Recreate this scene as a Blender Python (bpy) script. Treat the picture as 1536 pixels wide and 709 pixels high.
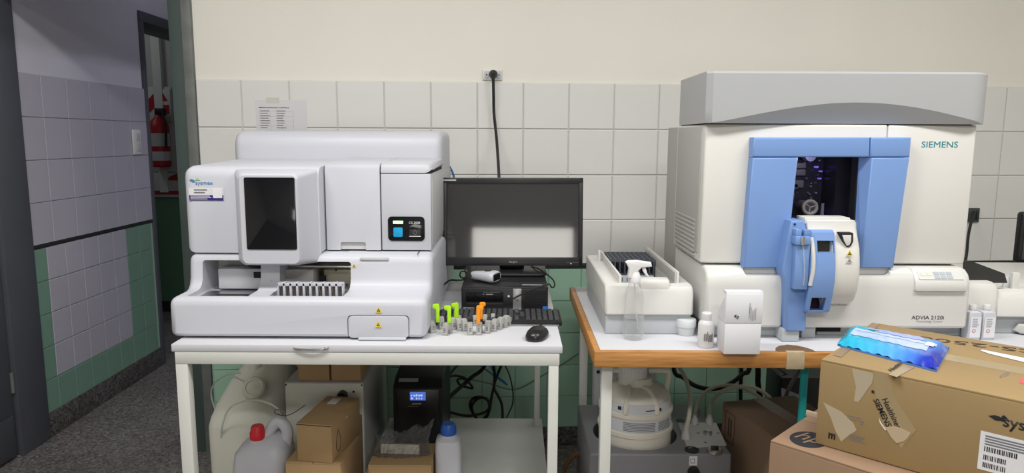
import bpy, bmesh, math, random
from mathutils import Vector, Matrix
random.seed(7)
S = bpy.context.scene
for o in list(bpy.data.objects): bpy.data.objects.remove(o)
col = S.collection
R = math.radians
# ------------------------------------------------------------------ camera
FPX, PITCH, ROLL, CAMH = 1050.0, R(8.0), R(0.272), 1.42
cF = Vector((0, math.cos(PITCH), -math.sin(PITCH)))
_u = Vector((0, math.sin(PITCH), math.cos(PITCH))); _r = Vector((1, 0, 0))
cR = math.cos(ROLL)*_r + math.sin(ROLL)*_u
cU = -math.sin(ROLL)*_r + math.cos(ROLL)*_u
cam = bpy.data.objects.new('camera', bpy.data.cameras.new('camera')); col.objects.link(cam)
cam.data.sensor_width = 36.0; cam.data.lens = FPX/1536*36.0; cam.data.clip_start = .02
m3 = Matrix((cR, cU, -cF)).transposed()
cam.matrix_world = Matrix.Translation((0, 0, CAMH)) @ m3.to_4x4()
S.camera = cam
def at(x, y, Y=None, Z=None, X=None):      # photograph pixel + one true coordinate -> world point
    d = cF + cR*((x-768)/FPX) - cU*((y-354.5)/FPX)
    t = Y/d.y if Y is not None else ((Z-CAMH)/d.z if Z is not None else X/d.x)
    return Vector((0, 0, CAMH)) + d*t
# ------------------------------------------------------------------ world, lights, exposure
S.view_settings.view_transform = 'Standard'; S.view_settings.look = 'None'
S.view_settings.gamma = 1; S.view_settings.use_curve_mapping = False
S.view_settings.exposure = -0.33
w = bpy.data.worlds.new('world'); S.world = w; w.use_nodes = True
w.node_tree.nodes['Background'].inputs[0].default_value = (.75, .8, .9, 1)
w.node_tree.nodes['Background'].inputs[1].default_value = 0.05
def area(name, loc, sx, sy, power, color=(1, 1, 1), rot=(0, 0, 0)):
    l = bpy.data.lights.new(name, 'AREA'); l.shape = 'RECTANGLE'; l.size = sx; l.size_y = sy
    l.energy = power; l.color = color
    o = bpy.data.objects.new(name, l); col.objects.link(o); o.location = loc; o.rotation_euler = rot
    return o
area('ceiling_tube_lamp', (-.75, 1.0, 2.93), 1.3, .35, 56, (1, .985, .96))
area('ceiling_tube_lamp', (1.35, 1.0, 2.93), 1.3, .35, 52, (1, .985, .96))
area('ceiling_tube_lamp', (.3, -1.2, 2.93), 1.3, .35, 70, (1, .985, .96))
pl = bpy.data.lights.new('added_band_light', 'POINT'); pl.energy = 30; pl.color = (.80, .82, 1); pl.shadow_soft_size = .05  # unseen light added to throw the bright band on the passage wall
po = bpy.data.objects.new('added_band_light', pl); col.objects.link(po); po.location = (.15, 4.3, 2.27)
area('passage_fill_light', (-1.75, 4.3, 2.95), .6, .15, 2.2, (.85, .87, 1))  # added fill, brightens the passage walls
pl = bpy.data.lights.new('far_room_lamp', 'POINT'); pl.energy = 5; pl.color = (.9, .95, 1); pl.shadow_soft_size = .15
po = bpy.data.objects.new('far_room_lamp', pl); col.objects.link(po); po.location = (-3.3, 4.8, 2.3)

# ------------------------------------------------------------------ materials
MATS = {}
def mat(name, c, rough=.5, metal=0, var=0, vscale=8, bump=0, bscale=60, trans=0, ior=1.45, emit=0, alpha=1, coat=0, spec=.5, sss=0):
    if name in MATS: return MATS[name]
    m = bpy.data.materials.new(name); m.use_nodes = True
    nt = m.node_tree; b = nt.nodes['Principled BSDF']; L = nt.links
    b.inputs['Base Color'].default_value = (*c, 1); b.inputs['Roughness'].default_value = rough
    b.inputs['Metallic'].default_value = metal; b.inputs['Transmission Weight'].default_value = trans
    b.inputs['IOR'].default_value = ior; b.inputs['Alpha'].default_value = alpha
    b.inputs['Coat Weight'].default_value = coat; b.inputs['Specular IOR Level'].default_value = spec
    if sss:
        b.inputs['Subsurface Weight'].default_value = sss; b.inputs['Subsurface Radius'].default_value = (.02, .02, .02)
    if emit:
        b.inputs['Emission Color'].default_value = (*c, 1); b.inputs['Emission Strength'].default_value = emit
    if var or bump:
        tc = nt.nodes.new('ShaderNodeTexCoord')
    if var:
        n = nt.nodes.new('ShaderNodeTexNoise'); n.inputs['Scale'].default_value = vscale; n.inputs['Detail'].default_value = 5
        L.new(tc.outputs['Object'], n.inputs['Vector'])
        mx = nt.nodes.new('ShaderNodeMix'); mx.data_type = 'RGBA'
        mx.inputs[6].default_value = (*[max(0, k*(1-var)) for k in c], 1)
        mx.inputs[7].default_value = (*[min(1, k*(1+var)) for k in c], 1)
        L.new(n.outputs['Fac'], mx.inputs[0]); L.new(mx.outputs[2], b.inputs['Base Color'])
    if bump:
        n2 = nt.nodes.new('ShaderNodeTexNoise'); n2.inputs['Scale'].default_value = bscale; n2.inputs['Detail'].default_value = 3
        L.new(tc.outputs['Object'], n2.inputs['Vector'])
        bp = nt.nodes.new('ShaderNodeBump'); bp.inputs['Strength'].default_value = bump; bp.inputs['Distance'].default_value = .004
        L.new(n2.outputs['Fac'], bp.inputs['Height']); L.new(bp.outputs[0], b.inputs['Normal'])
    MATS[name] = m; return m
def srgb(r, g, b):
    f = lambda v: (v/255/12.92) if v/255 <= .04045 else ((v/255+.055)/1.055)**2.4
    return (f(r), f(g), f(b))
cream = mat('cream_paint', (.82, .795, .725), .7, var=.04, vscale=3, bump=.08, bscale=25)
tilew = mat('white_glazed_tile', (.745, .74, .715), .32, var=.03, vscale=4, bump=.05, bscale=18)
grout = mat('grout', (.66, .65, .60), .9, var=.08, vscale=30)
tileg = mat('green_glazed_tile', (.36, .57, .44), .3, var=.06, vscale=5, bump=.05, bscale=18)
groutg = mat('green_grout', (.33, .50, .40), .9)
lilac = mat('lilac_grey_paint', (.64, .62, .68), .7, var=.05, vscale=4, bump=.08, bscale=25)
tileg2 = mat('deep_green_glazed_tile', (.19, .33, .25), .3, var=.06, vscale=5, bump=.05, bscale=18)
tilel = mat('grey_glazed_tile', (.47, .45, .515), .4, var=.05, vscale=5, bump=.05, bscale=18)
groutl = mat('grey_grout', (.36, .35, .38), .9)
blackstrip = mat('black_trim', (.02, .02, .022), .45)
darkframe = mat('dark_grey_enamel', (.085, .09, .105), .5, var=.1, vscale=6)
frameg = mat('worn_grey_metal_paint', (.15, .16, .155), .5, var=.35, vscale=14)
jambgreen = mat('dark_green_enamel', (.06, .085, .08), .55, var=.1)
ceil_m = mat('ceiling_paint', (.72, .71, .68), .9)
backpaint = mat('rear_wall_paint', (.62, .61, .59), .85, var=.05)
plw = mat('white_plastic', (.545, .555, .61), .42, bump=.03, bscale=500)
plw2 = mat('white_plastic_panel', (.535, .545, .595), .45)
plin = mat('inner_grey_plastic', (.55, .55, .54), .5)
ivory = mat('ivory_plastic', (.69, .68, .645), .45, bump=.03, bscale=500)
ivory2 = mat('ivory_plastic_lower', (.665, .66, .635), .42)
grcov = mat('grey_cover_plastic', (.40, .41, .42), .38, coat=.1)
grside = mat('grey_side_plastic', (.45, .44, .42), .5)
grbase = mat('blue_grey_plastic', (.47, .50, .52), .5)
bluep = mat('blue_plastic', (.185, .315, .62), .4)
blued = mat('blue_plastic_recess', (.16, .275, .56), .45)
blackp = mat('black_plastic', (.012, .012, .014), .4)
blackg = mat('black_gloss', (.006, .006, .008), .08)
darkgap = mat('dark_gap', (.02, .02, .022), .9)
tablew = mat('white_table_enamel', (.64, .65, .61), .4, var=.04, vscale=10)
tabtop = mat('white_table_laminate', (.60, .605, .64), .35, var=.03, vscale=5)
shelfm = mat('worn_shelf_board', (.66, .665, .64), .6, var=.12, vscale=9)
steel = mat('brushed_steel', (.55, .55, .53), .3, metal=1)
tanm = mat('tan_metal', (.62, .58, .45), .4, metal=.6)
rubber = mat('black_rubber', (.012, .012, .013), .55)
whitec = mat('white_card', (.75, .76, .79), .6)
paper = mat('white_paper', (.68, .68, .70), .75)
ink = mat('black_ink', (.02, .02, .025), .6)
inkg = mat('grey_ink', (.18, .18, .2), .7)
yel = mat('yellow_sticker', (.80, .62, .04), .5)
ykin = mat('sticker_black', (.03, .025, .01), .5)
cardb = mat('brown_cardboard', (.40, .265, .13), .8, var=.10, vscale=14, bump=.06, bscale=120)
cardb2 = mat('kraft_cardboard', (.32, .22, .10), .75, var=.08, vscale=9, bump=.06, bscale=90)
cardhp = mat('pinkish_cardboard', (.29, .185, .115), .8, var=.07, vscale=9, bump=.05, bscale=90)
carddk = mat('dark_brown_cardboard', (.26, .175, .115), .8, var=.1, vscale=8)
tape = mat('packing_tape', (.37, .28, .15), .22, coat=.4)
canm = mat('milky_jerrycan', (.62, .62, .54), .45, var=.05, vscale=6, sss=.15)
canw = mat('milky_white_plastic', (.56, .57, .62), .4, sss=.2)
ivcan = mat('cream_can_plastic', (.72, .69, .60), .42)
redcap = mat('red_plastic', (.62, .02, .03), .4)
bluecap = mat('blue_cap_plastic', (.02, .10, .42), .4)
lime = mat('lime_plastic', (.42, .78, .02), .4)
orange = mat('orange_plastic', (.95, .32, .01), .4)
clipg = mat('pale_grey_clip_plastic', (.38, .38, .355), .5)
pump = mat('grey_pump_plastic', (.20, .20, .215), .45, bump=.03, bscale=400)
whitemark = mat('white_print', (.8, .8, .8), .6)
silver = mat('silver_trim', (.45, .45, .46), .35, metal=.7)
teal = mat('teal_plastic', (.01, .33, .33), .45)
bluecab = mat('blue_cable_jacket', (.03, .13, .30), .5)
tubing = mat('milky_tubing', (.60, .60, .48), .35, alpha=.85)
cleartube = mat('clear_tubing', (.8, .85, .82), .15, trans=.6, alpha=.7)
bronze = mat('brown_hose', (.14, .075, .03), .4)
navy = mat('navy_print', (.035, .02, .20), .5)
logoblue = mat('logo_blue', (.05, .22, .50), .5)
logogreen = mat('logo_green', (.30, .62, .25), .5)
siem = mat('petrol_print', (.0, .24, .30), .5)
screenm = mat('switched_off_screen', (.018, .018, .02), .06, spec=.9, coat=.5)
ledg = mat('green_status_light', (.55, 1.0, .45), .4, emit=1.6)
btnblue = mat('cyan_button', (.01, .33, .60), .35)
lcd = mat('blue_lcd_light', (.10, .20, .75), .4, emit=.8)
lcdw = mat('lcd_characters', (.7, .8, 1), .4, emit=.9)
violet = mat('violet_led_light', (.25, .2, .9), .4, emit=.9)
redpaint = mat('red_paint', (.42, .015, .02), .4)
clear = mat('clear_plastic', (.93, .95, .95), .06, trans=1.0, ior=1.3, alpha=.55)
def mix_glass(name, tint, fac, rough=.04, base=(.85, .88, .9), k=.75):
    m = bpy.data.materials.new(name); m.use_nodes = True; nt = m.node_tree; nt.nodes.clear()
    o = nt.nodes.new('ShaderNodeOutputMaterial'); t = nt.nodes.new('ShaderNodeBsdfTransparent'); g = nt.nodes.new('ShaderNodeBsdfPrincipled')
    t.inputs[0].default_value = (*tint, 1); g.inputs['Base Color'].default_value = (*base, 1); g.inputs['Roughness'].default_value = rough
    x = nt.nodes.new('ShaderNodeMixShader'); lw = nt.nodes.new('ShaderNodeLayerWeight'); lw.inputs[0].default_value = .35
    mt = nt.nodes.new('ShaderNodeMath'); mt.operation = 'MULTIPLY_ADD'; mt.inputs[1].default_value = k; mt.inputs[2].default_value = fac
    nt.links.new(lw.outputs['Facing'], mt.inputs[0]); nt.links.new(mt.outputs[0], x.inputs[0])
    nt.links.new(t.outputs[0], x.inputs[1]); nt.links.new(g.outputs[0], x.inputs[2]); nt.links.new(x.outputs[0], o.inputs[0])
    return m
bottlem = mix_glass('clear_bottle_plastic', (.985, .985, .985), .05, .04, (.68, .69, .69), .5)
liquid = mix_glass('clear_liquid', (.965, .97, .97), .03, .04, (.55, .57, .58), .4)
bagm = mix_glass('clear_bag_film', (.86, .86, .86), .10, .06, (.25, .25, .26), .6)
pane = mix_glass('dark_window_glass', (.85, .85, .9), .04, .03, (.01, .01, .015), .15)
frost = mix_glass('frosted_cup_plastic', (.85, .9, .92), .45, .3)
# terrazzo floor
def terrazzo(name, base, dark, light):
    m = bpy.data.materials.new(name); m.use_nodes = True; nt = m.node_tree; b = nt.nodes['Principled BSDF']; L = nt.links
    tc = nt.nodes.new('ShaderNodeTexCoord'); v = nt.nodes.new('ShaderNodeTexVoronoi'); v.inputs['Scale'].default_value = 105
    L.new(tc.outputs['Object'], v.inputs['Vector'])
    cr = nt.nodes.new('ShaderNodeValToRGB'); cr.color_ramp.interpolation = 'CONSTANT'
    e = cr.color_ramp.elements; e[0].position = 0; e[0].color = (*dark, 1); e[1].position = .3; e[1].color = (*base, 1)
    k = e.new(.8); k.color = (*light, 1)
    sp = nt.nodes.new('ShaderNodeSeparateColor'); L.new(v.outputs['Color'], sp.inputs[0]); L.new(sp.outputs[0], cr.inputs[0])
    n = nt.nodes.new('ShaderNodeTexNoise'); n.inputs['Scale'].default_value = 3; L.new(tc.outputs['Object'], n.inputs['Vector'])
    mx = nt.nodes.new('ShaderNodeMix'); mx.data_type = 'RGBA'; mx.blend_type = 'MULTIPLY'; mx.inputs[0].default_value = .5
    L.new(cr.outputs[0], mx.inputs[6]); L.new(n.outputs['Fac'], mx.inputs[7]); L.new(mx.outputs[2], b.inputs['Base Color'])
    b.inputs['Roughness'].default_value = .5; return m
floorm = terrazzo('terrazzo', (.21, .195, .185), (.13, .12, .115), (.30, .285, .27))
basem = terrazzo('dark_terrazzo', (.12, .11, .105), (.05, .045, .045), (.2, .19, .18))
def wood(name):
    m = bpy.data.materials.new(name); m.use_nodes = True; nt = m.node_tree; b = nt.nodes['Principled BSDF']; L = nt.links
    tc = nt.nodes.new('ShaderNodeTexCoord'); mp = nt.nodes.new('ShaderNodeMapping'); mp.inputs['Scale'].default_value = (3, 40, 40)
    n = nt.nodes.new('ShaderNodeTexNoise'); n.inputs['Scale'].default_value = 3; n.inputs['Detail'].default_value = 6
    cr = nt.nodes.new('ShaderNodeValToRGB'); e = cr.color_ramp.elements
    e[0].position = .3; e[0].color = (.36, .15, .035, 1); e[1].position = .7; e[1].color = (.58, .29, .09, 1)
    L.new(tc.outputs['Object'], mp.inputs[0]); L.new(mp.outputs[0], n.inputs['Vector']); L.new(n.outputs['Fac'], cr.inputs[0]); L.new(cr.outputs[0], b.inputs['Base Color'])
    b.inputs['Roughness'].default_value = .45; return m
woodm = wood('varnished_wood_edge')
chip = mat('chipped_chipboard', (.17, .10, .05), .95, var=.4, vscale=40, bump=.3, bscale=80)

# ------------------------------------------------------------------ helpers
ORG = {}
def org(o):
    while o is not None:
        if o.name in ORG: return ORG[o.name]
        o = o.parent
    return Vector((0, 0, 0))
def setp(o, label=None, cat=None, group=None, kind=None):
    if label: o['label'] = label
    if cat: o['category'] = cat
    if group: o['group'] = group
    if kind: o['kind'] = kind
    return o
def thing(name, label, cat, loc=(0, 0, 0), rotz=0, group=None, local=False):
    o = bpy.data.objects.new(name, None); o.empty_display_size = .02; col.objects.link(o)
    o.location = loc; o.rotation_euler = (0, 0, rotz)
    if not local: ORG[o.name] = Vector(loc)     # its parts are written in room coordinates
    return setp(o, label, cat, group)
X, Y, Z = Vector((1, 0, 0)), Vector((0, 1, 0)), Vector((0, 0, 1))
def inset(poly, d):
    n = len(poly); A = sum(poly[i][0]*poly[(i+1) % n][1]-poly[(i+1) % n][0]*poly[i][1] for i in range(n))
    sg = 1 if A > 0 else -1; out = []
    for i in range(n):
        p0, p1, p2 = Vector(poly[i-1]), Vector(poly[i]), Vector(poly[(i+1) % n])
        a = (p1-p0).normalized(); b = (p2-p1).normalized()
        n1 = Vector((-a.y, a.x))*sg; n2 = Vector((-b.y, b.x))*sg
        mm = n1+n2
        if mm.length < 1e-6: mm = n1
        mm.normalize(); k = max(.5, mm.dot(n1))
        q = p1+mm*(d/k); out.append(q)
    for _ in range(n):                        # collapse edges that turned over
        bad = False
        for i in range(n):
            j = (i+1) % n; e0 = Vector(poly[j])-Vector(poly[i]); e1 = out[j]-out[i]
            if e1.dot(e0) < -1e-12:
                bad = True; m = (out[i]+out[j])/2; grp = [k for k in range(n) if (out[k]-out[i]).length < 1e-7 or (out[k]-out[j]).length < 1e-7]
                for k in grp: out[k] = m.copy()
        if not bad: break
    return [(q.x, q.y) for q in out]
def rrect(x0, x1, y0, y1, r, n=4):
    pts = []
    for cx, cy, a0 in ((x1-r, y0+r, -90), (x1-r, y1-r, 0), (x0+r, y1-r, 90), (x0+r, y0+r, 180)):
        for i in range(n+1):
            a = R(a0+90*i/n); pts.append((cx+r*math.cos(a), cy+r*math.sin(a)))
    return pts
def smoothpts(P, k=6, closed=False):
    P = [Vector(p) for p in P]; n = len(P); out = []
    if n < 3: return P
    rng = range(n if closed else n-1)
    for i in rng:
        if closed: p0, p1, p2, p3 = P[i-1], P[i], P[(i+1) % n], P[(i+2) % n]
        else: p0, p1, p2, p3 = P[max(i-1, 0)], P[i], P[i+1], P[min(i+2, n-1)]
        for j in range(k):
            t = j/k
            out.append(.5*((2*p1)+(p2-p0)*t+(2*p0-5*p1+4*p2-p3)*t*t+(3*p1-p0-3*p2+p3)*t**3))
    if not closed: out.append(P[-1])
    return out
class MB:
    def __init__(s): s.bm = bmesh.new()
    def faces(s, vs, fs):
        v = [s.bm.verts.new(p) for p in vs]; out = []
        for f in fs:
            try: out.append(s.bm.faces.new([v[i] for i in f]))
            except ValueError: pass
        return v, out
    def box(s, x0, x1, y0, y1, z0, z1, r=0, seg=2, M=None):
        P = [(x, y, z) for x in (x0, x1) for y in (y0, y1) for z in (z0, z1)]
        if M is not None: P = [M @ Vector(p) for p in P]
        v, f = s.faces(P, [(0, 1, 3, 2), (4, 6, 7, 5), (0, 4, 5, 1), (2, 3, 7, 6), (0, 2, 6, 4), (1, 5, 7, 3)])
        if r:
            es = {e for q in f for e in q.edges}
            bmesh.ops.bevel(s.bm, geom=list(es), offset=r, segments=seg, profile=.5, affect='EDGES', clamp_overlap=True)
        return s
    def plate(s, o, r, u, w, h, t=.0006, lift=0):      # thin sticker: corner o, axes r, u
        r = Vector(r).normalized(); u = Vector(u).normalized(); n = r.cross(u); o = Vector(o)+n*lift
        P = [o+r*a*w+u*b*h+n*c*t for a in (0, 1) for b in (0, 1) for c in (0, 1)]
        s.faces(P, [(0, 1, 3, 2), (4, 6, 7, 5), (0, 4, 5, 1), (2, 3, 7, 6), (0, 2, 6, 4), (1, 5, 7, 3)]); return s
    def prism(s, poly, ax, a, b, r=0, seg=3, r2=None):
        mp = {'x': lambda p, t: (t, p[0], p[1]), 'y': lambda p, t: (p[0], t, p[1]), 'z': lambda p, t: (p[0], p[1], t)}[ax]
        if r2 is None: r2 = r
        rings = []; sg = 1 if b > a else -1
        for i in range(seg+1 if r else 1):
            th = math.pi/2*i/seg if r else 0
            rings.append((inset(poly, r*(1-math.sin(th))) if r else poly, a+sg*r*(1-math.cos(th)) if r else a))
        e = []
        for i in range(seg+1 if r2 else 1):
            th = math.pi/2*i/seg if r2 else 0
            e.append((inset(poly, r2*(1-math.sin(th))) if r2 else poly, b-sg*r2*(1-math.cos(th)) if r2 else b))
        rings += e[::-1]
        return s.loft([[mp(p, t) for p in pl] for pl, t in rings])
    def loft(s, rings, cap=True, closed=False):
        V = [[s.bm.verts.new(p) for p in rg] for rg in rings]; n = len(V[0])
        for k in range(len(V)-1 + (1 if closed else 0)):
            A, B = V[k], V[(k+1) % len(V)]
            for i in range(n):
                try: s.bm.faces.new((A[i], A[(i+1) % n], B[(i+1) % n], B[i]))
                except ValueError: pass
        if cap and not closed:
            s.bm.faces.new(V[0][::-1]); s.bm.faces.new(V[-1])
        return s
    def lathe(s, c, prof, n=24, M=None):
        c = Vector(c); rings = []
        for (r, z) in prof:
            rg = [Vector((r*math.cos(2*math.pi*i/n), r*math.sin(2*math.pi*i/n), z)) for i in range(n)]
            rings.append([c+(M @ p if M is not None else p) for p in rg])
        return s.loft(rings)
    def cyl(s, p0, p1, r0, r1=None, n=16):
        p0, p1 = Vector(p0), Vector(p1); r1 = r0 if r1 is None else r1
        q = (p1-p0).to_track_quat('Z', 'Y'); rings = []
        for p, r in ((p0, r0), (p1, r1)):
            rings.append([p+q @ Vector((r*math.cos(2*math.pi*i/n), r*math.sin(2*math.pi*i/n), 0)) for i in range(n)])
        return s.loft(rings)
    def tube(s, P, r, n=8, k=6, closed=False, smooth=True):
        P = smoothpts(P, k, closed) if smooth else [Vector(p) for p in P]
        N = len(P); rings = []; up = None
        for i, p in enumerate(P):
            if closed: t = P[(i+1) % N]-P[i-1]
            else: t = P[min(i+1, N-1)]-P[max(i-1, 0)]
            t.normalize()
            if up is None:
                up = t.orthogonal().normalized()
            else:
                up = (up-t*up.dot(t)); up = up.normalized() if up.length > 1e-6 else t.orthogonal().normalized()
            b = t.cross(up)
            rings.append([p+(up*math.cos(2*math.pi*j/n)+b*math.sin(2*math.pi*j/n))*r for j in range(n)])
        return s.loft(rings, closed=closed)
    def superloft(s, secs, n=32):        # (z, rx, ry, power, cx, cy)
        rings = []
        for (z, rx, ry, pw, cx, cy) in secs:
            rg = []
            for i in range(n):
                a = 2*math.pi*i/n; c, q = math.cos(a), math.sin(a)
                rg.append((cx+rx*math.copysign(abs(c)**(2/pw), c), cy+ry*math.copysign(abs(q)**(2/pw), q), z))
            rings.append(rg)
        return s.loft(rings)
    def poly(s, P, n, t=.0006):          # flat outline with thickness t along n
        n = Vector(n).normalized(); return s.loft([[Vector(p) for p in P], [Vector(p)+n*t for p in P]])
    def build(s, name, m, parent=None, smooth=True, ang=35, cut=None, label=None, M=None):
        bmesh.ops.remove_doubles(s.bm, verts=s.bm.verts, dist=1e-6)
        bmesh.ops.recalc_face_normals(s.bm, faces=s.bm.faces)
        me = bpy.data.meshes.new(name); s.bm.to_mesh(me); s.bm.free()
        if M is not None: me.transform(M)
        if cut:
            a = bpy.data.objects.new('a', me); col.objects.link(a); tmp = [a]
            for c in cut:
                bmesh.ops.recalc_face_normals(c.bm, faces=c.bm.faces)
                mc = bpy.data.meshes.new('c'); c.bm.to_mesh(mc); c.bm.free()
                b = bpy.data.objects.new('c', mc); col.objects.link(b); tmp.append(b)
                md = a.modifiers.new('b', 'BOOLEAN'); md.object = b; md.operation = 'DIFFERENCE'; md.solver = 'EXACT'
            dg = bpy.context.evaluated_depsgraph_get(); dg.update()
            me = bpy.data.meshes.new_from_object(a.evaluated_get(dg)); me.name = name
            for t in tmp: bpy.data.objects.remove(t)
        if parent is not None: me.transform(Matrix.Translation(-org(parent)))
        if smooth:
            for p in me.polygons: p.use_smooth = True
            me.set_sharp_from_angle(angle=R(ang))
        me.materials.clear(); me.materials.append(m)
        o = bpy.data.objects.new(name, me); col.objects.link(o)
        if parent is not None: o.parent = parent
        if label: o['label'] = label
        return o
def text(name, s, m, parent, o, r, u, width=None, height=None, bold=0, shear=0, align='LEFT', t=.0004, lift=.0003):
    cu = bpy.data.curves.new('t', 'FONT'); cu.body = s; cu.size = 1; cu.offset = bold; cu.shear = shear; cu.resolution_u = 3
    a = bpy.data.objects.new('t', cu); col.objects.link(a)
    dg = bpy.context.evaluated_depsgraph_get(); dg.update()
    me = bpy.data.meshes.new_from_object(a.evaluated_get(dg)); bpy.data.objects.remove(a)
    xs = [v.co.x for v in me.vertices]; ys = [v.co.y for v in me.vertices]
    x0, x1, y0, y1 = min(xs), max(xs), min(ys), max(ys)
    sx = width/(x1-x0) if width else height/(y1-y0); sy = height/(y1-y0) if height else sx
    r = Vector(r).normalized(); u = Vector(u).normalized(); n = r.cross(u); o = Vector(o)
    off = {'LEFT': 0, 'CENTER': .5, 'RIGHT': 1}[align]*(x1-x0)*sx
    bm = bmesh.new(); bm.from_mesh(me)
    for v in bm.verts: v.co = o+r*((v.co.x-x0)*sx-off)+u*((v.co.y-y0)*sy)+n*lift
    ex = bmesh.ops.extrude_face_region(bm, geom=bm.faces[:])
    bmesh.ops.translate(bm, verts=[g for g in ex['geom'] if isinstance(g, bmesh.types.BMVert)], vec=n*t)
    mb = MB(); mb.bm.free(); mb.bm = bm
    return mb.build(name, m, parent, smooth=False)
def lines(name, m, parent, o, r, u, w, rows, th, gap, lift=.0008, jitter=.35):
    mb = MB(); r = Vector(r).normalized(); u = Vector(u).normalized(); o = Vector(o)
    for i in range(rows):
        ww = w*(1-jitter*random.random()); mb.plate(o-u*(i*gap+th), r, u, ww, th, .0003, lift)
    return mb.build(name, m, parent, smooth=False)
def warn(parent, c, size, m1=None, m2=None, n=Vector((0, -1, 0)), r=X, u=Z):
    c = Vector(c); k = size/2
    st = MB().poly([c-r*k-u*k*.8+n*.0004, c+r*k-u*k*.8+n*.0004, c+u*k*.95+n*.0004], n, .0006).build('warning_sticker', m1 or yel, parent, smooth=False)
    mb = MB(); q = n*.0012
    for a in (90, 210, 330):
        p = c-u*k*.2+(r*math.cos(R(a))+u*math.sin(R(a)))*k*.28+q
        mb.poly([p+(r*math.cos(R(b*60))+u*math.sin(R(b*60)))*k*.22 for b in range(6)], n, .0003)
    mb.build('symbol', m2 or ykin, st, smooth=False)
    return st
def cable(name, label, P, r, m=None, cat='cable', group=None, k=6, n=8):
    o = MB().tube(P, r, n, k).build(name, m or rubber)
    return setp(o, label, cat, group)
def copytree(o, parent=None):
    c = o.copy(); col.objects.link(c)
    if parent is not None: c.parent = parent
    for ch in list(o.children): copytree(ch, c)
    return c
def struct(o): o['kind'] = 'structure'; return o

# ================================================================== SETTING
FR, UZ = X, Z
YAW = R(3.62); WD = 3.105
def wallpt(s, z, out=0): return Vector((s*math.cos(YAW)+out*math.sin(YAW), WD+s*math.sin(YAW)-out*math.cos(YAW), z))
struct(MB().box(-5.2, 3.6, -3.4, 6.6, -.05, 0).build('floor', floorm, smooth=False))
struct(MB().box(-5.2, 3.6, -3.4, 6.6, 3.0, 3.05).build('ceiling', ceil_m, smooth=False))
DOOR_S = -1.345           # the wall ends here; doorway to the passage on its left
DOOR_L = -2.20
wb = MB().box(DOOR_S, 3.3, 0, .15, 0, 3.0); wb.box(DOOR_L-1.0, DOOR_L-.0, 0, .15, 0, 3.0); wb.box(DOOR_L, DOOR_S, 0, .15, 2.08, 3.0)
wall = struct(wb.build('wall_back', cream, smooth=False)); wall.location = (0, WD, 0); wall.rotation_euler = (0, 0, YAW)
TOP = 1.659; SX0 = -1.154
gb = MB().box(DOOR_S+.005, 3.29, -.006, 0, .862, TOP).build('grout_bed', grout, wall, smooth=False)
gg = MB().box(DOOR_S+.005, 3.29, -.006, 0, .07, .84).build('grout_bed', groutg, wall, smooth=False)
def tilemesh(name, m, w, h, t=.006, ch=.0022):
    mb = MB(); a, b = w/2, h/2
    mb.loft([[(-a, 0, -b), (a, 0, -b), (a, 0, b), (-a, 0, b)], [(-a, -t+ch, -b), (a, -t+ch, -b), (a, -t+ch, b), (-a, -t+ch, b)],
             [(-a+ch, -t, -b+ch), (a-ch, -t, -b+ch), (a-ch, -t, b-ch), (-a+ch, -t, b-ch)]])
    bmesh.ops.recalc_face_normals(mb.bm, faces=mb.bm.faces)
    me = bpy.data.meshes.new(name); mb.bm.to_mesh(me); mb.bm.free(); me.materials.append(m); return me
def tile(me, loc, parent, rz=0):
    o = bpy.data.objects.new('tile', me); col.objects.link(o); o.parent = parent; o.location = loc; o.rotation_euler = (0, 0, rz); return o
tw = tilemesh('tile', tilew, .1955, .1955); tg = tilemesh('tile', tileg, .1465, .1465)
for rw in range(4):
    for c in range(0, 22):
        tile(tw, (SX0+.2*c+.1, -.006, TOP-.1-.2*rw), wall)
    w0 = SX0-.002-(DOOR_S+.006)
twe = tilemesh('tile', tilew, w0-.002, .1955)
for rw in range(4): tile(twe, (DOOR_S+.006+w0/2, -.006, TOP-.1-.2*rw), wall)
for rw in range(5):
    for c in range(0, 30):
        s = DOOR_S+.085+.15*c
        if s < 3.2: tile(tg, (s, -.006, .84-.075-.15*rw-.002), wall)
o = MB().box(DOOR_S+.004, 3.29, -.016, 0, .841, .860, .002).build('trim_1', blackstrip); struct(o); o.location = wall.location; o.rotation_euler = wall.rotation_euler
o = MB().box(DOOR_S+.004, 3.29, -.014, 0, 0, .086, .003).build('baseboard_back', basem); struct(o); o.location = wall.location; o.rotation_euler = wall.rotation_euler
# metal door frame on the edge of the wall, chipped grey paint
fr = MB().box(DOOR_S-.097, DOOR_S-.036, .0, .17, 0, 2.06, .003)
o = struct(fr.build('trim_8', jambgreen)); o.location = wall.location; o.rotation_euler = wall.rotation_euler
fr = MB(); fr.box(DOOR_S-.036, DOOR_S+.004, -.022, .02, 0, 2.09, .003)
fr.box(DOOR_L, DOOR_S, -.022, .02, 2.06, 2.13, .003)
o = struct(fr.build('trim_2', frameg)); o.location = wall.location; o.rotation_euler = wall.rotation_euler
# dark frame and open door leaf on the left
fr = MB().box(-2.30, -2.18, 2.965, 3.155, 0, 2.12, .004)
struct(fr.build('trim_3', darkframe))
dl = thing('door_1', None, None, (-2.19, 2.95, 0)); dl['kind'] = 'structure'
MB().box(-2.24, -2.197, 2.10, 2.955, .012, 2.08, .003).build('door_leaf', darkframe, dl)
MB().box(-2.197, -2.191, 2.12, 2.94, .02, .20, .002).build('kick_plate', mat('kick_plate_grey', (.07, .075, .085), .4), dl)
for z in (.3, 1.75): MB().cyl((-2.193, 2.955, z), (-2.193, 2.955, z+.09), .008).build('hinge', frameg, dl)
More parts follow.
